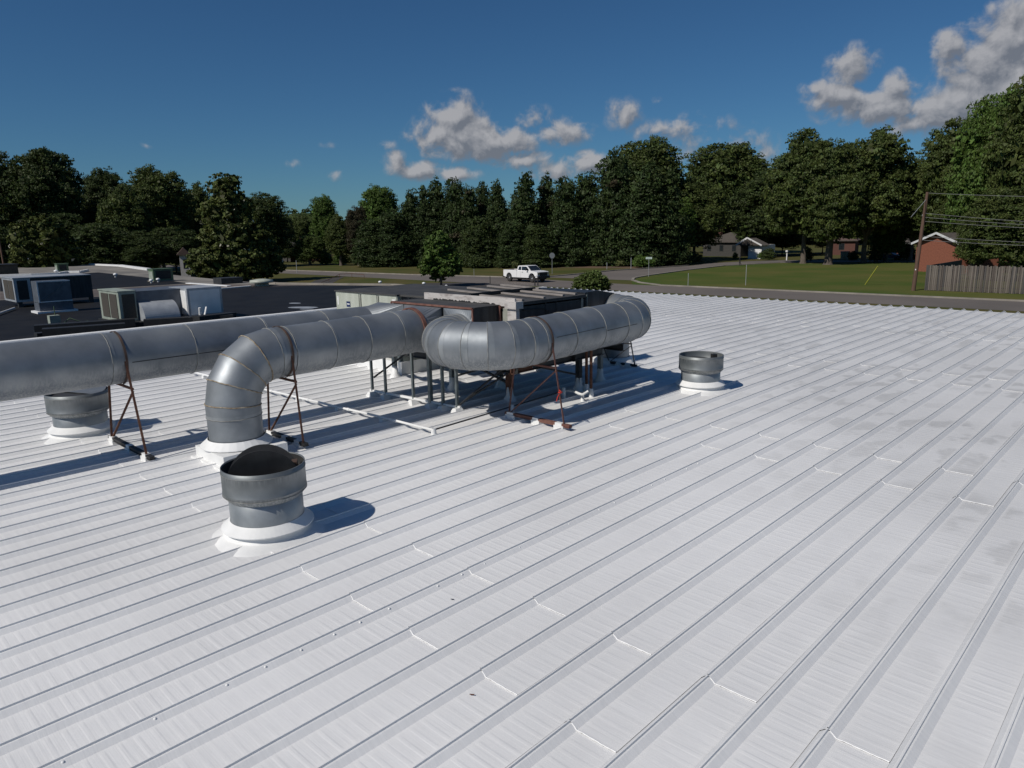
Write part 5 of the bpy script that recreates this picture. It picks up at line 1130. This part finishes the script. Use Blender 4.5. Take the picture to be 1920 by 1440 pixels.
mb = MB(); a = at(1006, 536, ZG); mb.ell((a.x, a.y, ztop(1007, 517, a)), (.09, .09, .09), 8, 6); mb.build('cap', 'bead', t)
t = thing('handrail', 'thin rusty handrail sloping down beside the painted wedge of shadow', 'handrail')
hp = [(602, 532), (617, 528), (637, 522), (660, 521), (683, 522)]
hp3 = [at(x, y, ZG) for x, y in hp]
tops = [Vector((p.x, p.y, ztop(x, y - dy, p))) for p, (x, y), dy in zip(hp3, hp, (2, 4, 8, 8, 7))]
mb = MB(); mb.tube(tops, .035, 6); mb.build('top_rail', 'rust', t)
for p, q in list(zip(hp3, tops))[1:]:
    mb = MB(); mb.tube([p, q], .03, 6); mb.build('post', 'rust', t)
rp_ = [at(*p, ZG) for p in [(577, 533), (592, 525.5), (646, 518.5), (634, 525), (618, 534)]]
sheet('shadow_patch', 'apron', rp_, ZG + .012)  # flat dark sheet painted in for the wedge of shadow on the grass

# ------------------------------------------------------------------ houses
def house(name, label, base_px, wl, wr, z_eave, z_ridge, wallm, roofm, hip=True, depth=9, chim=None, over=.5, rz=None):
    a = at(*wl, ZG); c = at(*wr, ZG); d = Vector((c.x - a.x, c.y - a.y, 0)); ln = d.length; ang = math.atan2(d.y, d.x)
    t = thing(name, label, 'house', a, ang)
    he = z_eave; hr = z_ridge
    mb = MB(); mb.box(0, ln, 0, depth, 0, he); mb.build('wall', wallm, t)
    o = over; mb = MB(); hx = depth * .45 if hip else 0
    vs = [(-o, -o, he), (ln + o, -o, he), (ln + o, depth + o, he), (-o, depth + o, he), (hx - (0 if hip else o), depth / 2, hr), (ln - hx + (0 if hip else o), depth / 2, hr), (-o, -o, he - .12), (ln + o, -o, he - .12), (ln + o, depth + o, he - .12), (-o, depth + o, he - .12)]
    mb.add(vs, [(0, 1, 5, 4), (1, 2, 5), (2, 3, 4, 5), (3, 0, 4), (6, 7, 1, 0), (7, 8, 2, 1), (8, 9, 3, 2), (9, 6, 0, 3), (9, 8, 7, 6)]); rf = mb.build('roof', roofm, t)
    mb = MB(); mb.box(-o, ln + o, -o - .04, -o, he - .16, he + .02); mb.build('fascia', 'shingle' if 'dark' in wallm else 'house_white', t)
    if chim: cx_, w2, hc = chim; mb = MB(); mb.box(ln * cx_ - w2 / 2, ln * cx_ + w2 / 2, depth * .35, depth * .35 + .8, he, hc); mb.build('chimney', 'brick_dark' if 'dark' in wallm else 'brick', rf)
    nwin = max(1, int(ln / 3.5))
    for i in range(nwin):
        x = ln * (i + .5) / nwin; mb = MB(); mb.box(x - .6, x + .6, -.04, -.001, he * .35, he * .8); f__ = mb.build('window', 'house_dark' if 'dark' in wallm else 'house_white', t)
        mb = MB(); mb.box(x - .52, x + .52, -.055, -.041, he * .35 + .08, he * .8 - .08); mb.build('pane', 'glass_dark', f__)
    return t
house('brick_house', 'brick house with brownish hip roof and brick chimney, seen right of the magnolia', None, (545, 491), (604, 490), 2.9, 5.6, 'brick_dark', 'shingle', chim=(.28, 1.2, 6.1))
house('grey_house', 'grey roofed house beside the flowering magnolia', None, (500, 490), (546, 490), 3.0, 5.0, 'house_dark', 'shingle')
house('dark_house', 'dark low house with chimney under the oaks left of the white garage', None, (1318, 480), (1388, 481.5), 3.3, 5.4, 'house_dark', 'shingle', chim=(.15, 1.6, 6.4))
house('brown_roof_house', 'far house with reddish brown roof behind the lawn oaks', None, (1552, 478), (1602, 478), 3.2, 6.2, 'brick_dark', 'shingle_brown', chim=(.10, 1.2, 6.9), depth=10)
house('far_brick_house', 'small far brick house behind the parked car', None, (1680, 480), (1706, 480), 2.6, 4.2, 'brick', 'shingle', depth=6)
# white garage: gable and garage door
a = at(1402, 485, ZG); c = at(1427, 485.5, ZG); ang = math.atan2(c.y - a.y, c.x - a.x); ln = (c - a).length
t = thing('white_garage', 'white garage with panelled door and small gable, right of the dark house', 'garage', a, ang)
ht = ztop(1402, 459, a) - ZG
mb = MB(); mb.box(0, ln, .05, 5, 0, ht); mb.build('wall', 'house_white', t)
mb = MB(); mb.add([(-2.5, -.8, ht - .1), (ln + .5, -.8, ht - .1), (ln + .5, 2.5, ht - .1), (-2.5, 2.5, ht - .1), (ln / 2 - 1.4, -.8, ht + 1.4), (ln / 2 - 1.4, 2.5, ht + 1.4)], [(0, 1, 4), (1, 2, 5, 4), (2, 3, 5), (3, 0, 4, 5), (3, 2, 1, 0)]); mb.build('roof', 'shingle', t)
mb = MB(); mb.bar((-2.5, -.84, ht - .1), (ln / 2 - 1.4, -.84, ht + 1.45), .05, .35); mb.bar((ln / 2 - 1.4, -.84, ht + 1.45), (ln + .5, -.84, ht - .1), .05, .3); mb.build('gable_board', 'house_white', t)
dr = MB(); dr.box(.25, ln - .25, .02, .05, 0, ht * .78); dr = dr.build('garage_door', 'paint_white', t)
for i in range(4):
    mb = MB(); z_ = ht * .78 * i / 4; mb.box(.3, ln - .3, .0, .02, z_ + .05, z_ + ht * .195 - .05); mb.build('door_panel', 'paint_white', dr)
# brick house gable near the pole
a = at(1716, 500, ZG); a = atd(1716, 490, 118); a.z = ZG; c = atd(1800, 490, 112); c.z = ZG
ang = math.atan2(c.y - a.y, c.x - a.x); ln = (c - a).length
t = thing('brick_gable_house', 'red brick house with white edged gable behind the leaning pole', 'house', a, ang)
hl = ztop(1716, 457, a) - ZG; hm = ztop(1755, 447, a) - ZG
mb = MB(); mb.add([(0, 0, 0), (ln, 0, 0), (ln, 0, hl), (ln / 2, 0, hm + .6), (0, 0, hl)] + [(0, 9, 0), (ln, 9, 0), (ln, 9, hl), (ln / 2, 9, hm + .6), (0, 9, hl)], [(0, 1, 2, 3, 4), (9, 8, 7, 6, 5), (1, 6, 7, 2), (0, 4, 9, 5)]); mb.build('wall', 'brick', t)
mb = MB()
for s_, (p, q) in enumerate((((-.5, hl - .15), (ln / 2, hm + .62)), ((ln / 2, hm + .62), (ln + .5, hl - .15)))):
    mb.add([(p[0], -.5, p[1] + .02), (q[0], -.5, q[1] + .02), (q[0], 9.4, q[1] + .02), (p[0], 9.4, p[1] + .02), (p[0], -.5, p[1] + .17), (q[0], -.5, q[1] + .17), (q[0], 9.4, q[1] + .17), (p[0], 9.4, p[1] + .17)], [(0, 1, 2, 3), (7, 6, 5, 4), (0, 4, 5, 1), (3, 2, 6, 7), (0, 3, 7, 4), (1, 5, 6, 2)])
mb.build('roof', 'shingle', t)
mb = MB(); mb.bar((-.5, -.53, hl + .0), (ln / 2, -.53, hm + .76), .05, .28); mb.bar((ln / 2, -.53, hm + .76), (ln + .5, -.53, hl), .05, .28); mb.build('verge_board', 'house_white', t)
# pale house glimpsed between dark trees at left
a = atd(338, 500, 132); a.z = ZG; c = atd(356, 500, 132); ang = math.atan2(c.y - a.y, c.x - a.x)
t = thing('pale_house', 'pale pinkish house gable glimpsed between dark trees left of the magnolia', 'house', a, ang)
h_ = ztop(345, 478, a) - ZG
mb = MB(); mb.box(0, (c - a).xy.length, 0, 6, 0, h_); mb.build('wall', 'peeling', t)
mb = MB(); mb.add([(-.4, -.4, h_), ((c - a).xy.length + .4, -.4, h_), ((c - a).xy.length + .4, 6, h_), (-.4, 6, h_), ((c - a).xy.length / 2, -.4, h_ + 1.2), ((c - a).xy.length / 2, 6, h_ + 1.2)], [(0, 1, 4), (1, 2, 5, 4), (2, 3, 5), (3, 0, 4, 5), (3, 2, 1, 0)]); mb.build('roof', 'shingle_brown', t)
mb = MB(); mb.box(.5, 1.2, -.03, 0, h_ * .4, h_ * .8); mb.build('window', 'glass_dark', t)

# ------------------------------------------------------------------ pickup truck
def pickup(loc, rz):
    t = thing('pickup_truck', 'white extended cab pickup truck standing on the street', 'pickup truck', loc, rz)
    # x forward, y left, wheel base 4.1, length 6.3, width 2.0
    hw = 1.0
    def side(poly, w, name, m, parent=t, y0=None, taper=0.0, ztap=1.2):
        vs = []
        for s_ in (-1, 1):
            for x, z in poly: k = 1 - taper * max(0, z - ztap); vs.append((x, s_ * w * k, z))
        n = len(poly); mb = MB(); mb.add(vs, [tuple(range(n)), tuple(range(2 * n - 1, n - 1, -1))] + [(i + n, (i + 1) % n + n, (i + 1) % n, i) for i in range(n)]); return mb.build(name, m, parent)
    def archp(cx_, r, z0, n=9): return [(cx_ + r * math.cos(a), z0 + r * math.sin(a)) for a in np.linspace(math.pi, 0, n)]
    zb = .58
    lower = [(-3.1, .66), (-3.12, 1.32), (-.62, 1.34), (2.15, 1.36), (3.02, 1.27), (3.12, 1.10), (3.15, .62)] + [(x, z) for x, z in archp(2.1, .56, .56)[::-1]] + [(1.45, .55), (-1.45, .55)] + [(x, z) for x, z in archp(-2.05, .54, .56)[::-1]] 
    side(lower, hw, 'body', 'paint_white')
    cab = [(-.60, 1.30), (-.52, 1.84), (-.35, 1.95), (.95, 1.97), (1.15, 1.92), (1.85, 1.36), (1.9, 1.3)]
    cb = side(cab, .93, 'cab', 'paint_white', taper=.16, ztap=1.3)
    bedm = MB(); bedm.box(-3.02, -.68, -.82, .82, 1.335, 1.345); bedm.build('bed_floor', 'rust', t)
    mb = MB()
    for s_ in (-1, 1): mb.box(-3.1, -.64, s_ * .9 - .09, s_ * .9 + .09, 1.33, 1.42)
    mb.box(-3.12, -3.02, -.98, .98, 1.33, 1.42); mb.build('bed_rail', 'paint_white', t)
    for s_ in (-1, 1):
        def gl(poly, nm='side_window'):
            mb = MB(); mb.add([(x, s_ * (.93 * (1 - .16 * (z - 1.3)) + .012), z) for x, z in poly], [tuple(range(len(poly))) if s_ > 0 else tuple(range(len(poly)))[::-1]]); return mb.build(nm, 'glass_dark', t)
        gl([(.22, 1.42), (1.60, 1.42), (1.15, 1.80), (.98, 1.86), (.22, 1.86)]); gl([(-.42, 1.44), (.12, 1.42), (.12, 1.86), (-.30, 1.84)])
        mb = MB(); mb.box(1.22, 1.42, s_ * 1.02, s_ * 1.28, 1.42, 1.66); mb.build('mirror', 'black', t)
        mb = MB(); mb.box(.35, .55, s_ * (hw + .002), s_ * (hw + .03), 1.18, 1.22); mb.build('door_handle', 'black', t)
        mb = MB(); mb.box(.14, .155, s_ * hw, s_ * (hw + .004), .62, 1.36); mb.box(1.50, 1.515, s_ * hw, s_ * (hw + .004), .62, 1.30); mb.box(-.62, -.60, s_ * hw, s_ * (hw + .004), .62, 1.34); mb.build('door_gap', 'black', t)
        mb = MB(); mb.box(-1.3, 1.35, s_ * .92, s_ * 1.02, .40, .46); mb.build('side_step', 'black', t)
        for xw in (2.1, -2.05):
            mb = MB(); mb.lathe([(.0, -.12), (.24, -.13), (.27, -.14), (.40, -.13), (.43, -.08), (.43, .08), (.40, .13), (.27, .14), (0, .1)], n=24)
            wl = mb.build('wheel', 'tyre', t, loc=(xw, s_ * .86, .43), rot=(R_(90), 0, 0))
            mb = MB(); mb.lathe([(0, -.145), (.10, -.15), (.12, -.12), (.22, -.12), (.25, -.15), (.25, .15), (.22, .12), (.12, .12), (.10, .15), (0, .145)], n=20); mb.build('rim', 'chrome', wl)
        mb = MB(); mb.box(3.06, 3.17, s_ * .98, s_ * .66, .92, 1.20); mb.build('headlight', 'chrome', t)
        mb = MB(); mb.box(-3.14, -3.08, s_ * .99, s_ * .84, 1.0, 1.3); mb.build('tail_light', 'ribbon', t)
    mb = MB(); zz = lambda x: 1.97 - (x - 1.0) * .71
    mb.add([(1.13, -.74, 1.905), (1.13, .74, 1.905), (1.80, .86, 1.405), (1.80, -.86, 1.405)], [(0, 1, 2, 3)]); 
    for i, v in enumerate(mb.v): mb.v[i] = (v[0] + .028, v[1], v[2] + .03)
    mb.build('windscreen', 'glass_dark', t)
    mb = MB(); mb.add([(-.62, -.7, 1.42), (-.62, .7, 1.42), (-.545, .66, 1.82), (-.545, -.66, 1.82)], [(3, 2, 1, 0)]); mb.build('rear_window', 'glass_dark', t)
    mb = MB(); mb.box(3.10, 3.20, -.64, .64, .80, 1.22); mb.build('grille', 'black', t)
    mb = MB(); mb.box(3.05, 3.30, -1.0, 1.0, .50, .78); mb.build('front_bumper', 'black', t)
    mb = MB(); mb.box(-3.3, -3.08, -.98, .98, .52, .74); mb.build('rear_bumper', 'black', t)
    mb = MB(); mb.box(-3.0, 3.0, -.7, .7, .34, .60); mb.build('chassis', 'black', t)
    mb = MB(); mb.box(-.46, .1, -.6, .6, 2.0, 2.0)
    return t
tp = at(986, 528, ZG); vr = Vector(RC[:, 0]).xy
az = math.atan2(vr.y, vr.x)
pk = pickup((tp.x, tp.y, ZG + .01), az - R_(47)); pk.scale = (1.03, 1.05, 1.08)
# dark parked car under the trees
def small_car(loc, rz, lab, m):
    t = thing('parked_car', lab, 'car', loc, rz)
    poly = [(-2.2, .35), (-2.2, .85), (-1.6, .95), (-1.1, 1.4), (.4, 1.42), (1.1, .98), (2.1, .85), (2.2, .35)]
    vs = [(x, s_ * .88, z) for s_ in (-1, 1) for x, z in poly]; n = len(poly); mb = MB(); mb.add(vs, [tuple(range(n)), tuple(range(2 * n - 1, n - 1, -1))] + [(i + n, (i + 1) % n + n, (i + 1) % n, i) for i in range(n)]); mb.build('body', m, t)
    for s_ in (-1, 1):
        mb = MB(); mb.add([(-1.35, s_ * .885, .98), (.9, s_ * .885, .98), (.35, s_ * .885, 1.34), (-1.02, s_ * .885, 1.33)], [(0, 1, 2, 3)]); mb.build('side_window', 'glass_dark', t)
        for xw in (-1.35, 1.35): mb = MB(); mb.lathe([(0, -.1), (.32, -.1), (.32, .1), (0, .1)], n=16); mb.build('wheel', 'tyre', t, loc=(xw, s_ * .8, .32), rot=(R_(90), 0, 0))
    mb = MB(); mb.box(2.19, 2.23, -.7, .7, .6, .8); mb.build('headlight', 'chrome', t)
a = at(1668, 487, ZG); small_car((a.x, a.y, ZG), az - R_(50), 'dark blue car parked far off under the trees', 'blue_plate')
a = at(1700, 486, ZG); small_car((a.x, a.y, ZG), az - R_(20), 'grey car parked far off left of the brick gable', 'dark_steel')
# bins and mailbox posts by the lawn oaks
for px, lab in ((1580, 'tan wheeled bin left of a pair beyond the lawn'), (1586, 'tan wheeled bin right of a pair beyond the lawn')):
    a = at(px, 486.5, ZG); t = thing('wheeled_bin', lab, 'bin', (a.x, a.y, ZG), group='tan bins beyond the lawn')
    mb = MB(); mb.add([(-.3, -.3, .05), (.3, -.3, .05), (.3, .3, .05), (-.3, .3, .05), (-.38, -.38, 1.5), (.38, -.38, 1.5), (.38, .38, 1.5), (-.38, .38, 1.5)], [(3, 2, 1, 0), (4, 5, 6, 7), (0, 1, 5, 4), (1, 2, 6, 5), (2, 3, 7, 6), (3, 0, 4, 7)]); mb.build('body', 'tank', t)
    mb = MB(); mb.box(-.4, .4, -.4, .4, 1.5, 1.58); mb.build('lid', 'tank', t)
a = at(1475, 488, ZG); t = thing('mailbox', 'white mailbox post beside the leftmost oak trunk', 'mailbox', (a.x, a.y, ZG))
mb = MB(); mb.box(-.1, .1, -.1, .1, 0, 1.6); mb.build('post', 'house_white', t); mb = MB(); mb.box(-.2, .2, -.3, .3, 1.6, 1.95); mb.build('box', 'house_white', t)

# ------------------------------------------------------------------ walking person
a = at(1387, 498.5, ZG)
skel = [((0, 0, 1.0), .15), ((0, 0, 1.22), .15), ((0, 0, 1.42), .17), ((0, 0, 1.54), .07), ((0, 0, 1.64), .10), ((0, 0, 1.74), .09),
        ((.10, .0, .94), .10), ((.12, .12, .52), .075), ((.12, .02, .10), .05), ((.12, .16, .05), .045),
        ((-.10, 0, .94), .10), ((-.12, -.08, .52), .075), ((-.12, -.25, .12), .05), ((-.12, -.12, .05), .045),
        ((.22, 0, 1.40), .065), ((.27, -.08, 1.14), .05), ((.27, .06, .92), .04), ((-.22, 0, 1.40), .065), ((-.27, .08, 1.14), .05), ((-.26, .20, .94), .04)]
edges = [(0, 1), (1, 2), (2, 3), (3, 4), (4, 5), (0, 6), (6, 7), (7, 8), (8, 9), (0, 10), (10, 11), (11, 12), (12, 13), (2, 14), (14, 15), (15, 16), (2, 17), (17, 18), (18, 19)]
me = bpy.data.meshes.new('person'); me.from_pydata([s_[0] for s_ in skel], edges, []); me.materials.append(MATS['cloth_dark'])
o = bpy.data.objects.new('person', me); COL.objects.link(o); o.location = (a.x, a.y, ZG); o.rotation_euler = (0, 0, az + R_(70))
sm = o.modifiers.new('skin', 'SKIN')
for v, s_ in zip(me.skin_vertices[0].data, skel): v.radius = (s_[1], s_[1])
me.skin_vertices[0].data[0].use_root = True
ss = o.modifiers.new('sub', 'SUBSURF'); ss.levels = 1; ss.render_levels = 1
tag(o, 'person in dark clothes walking along the side street', 'person')
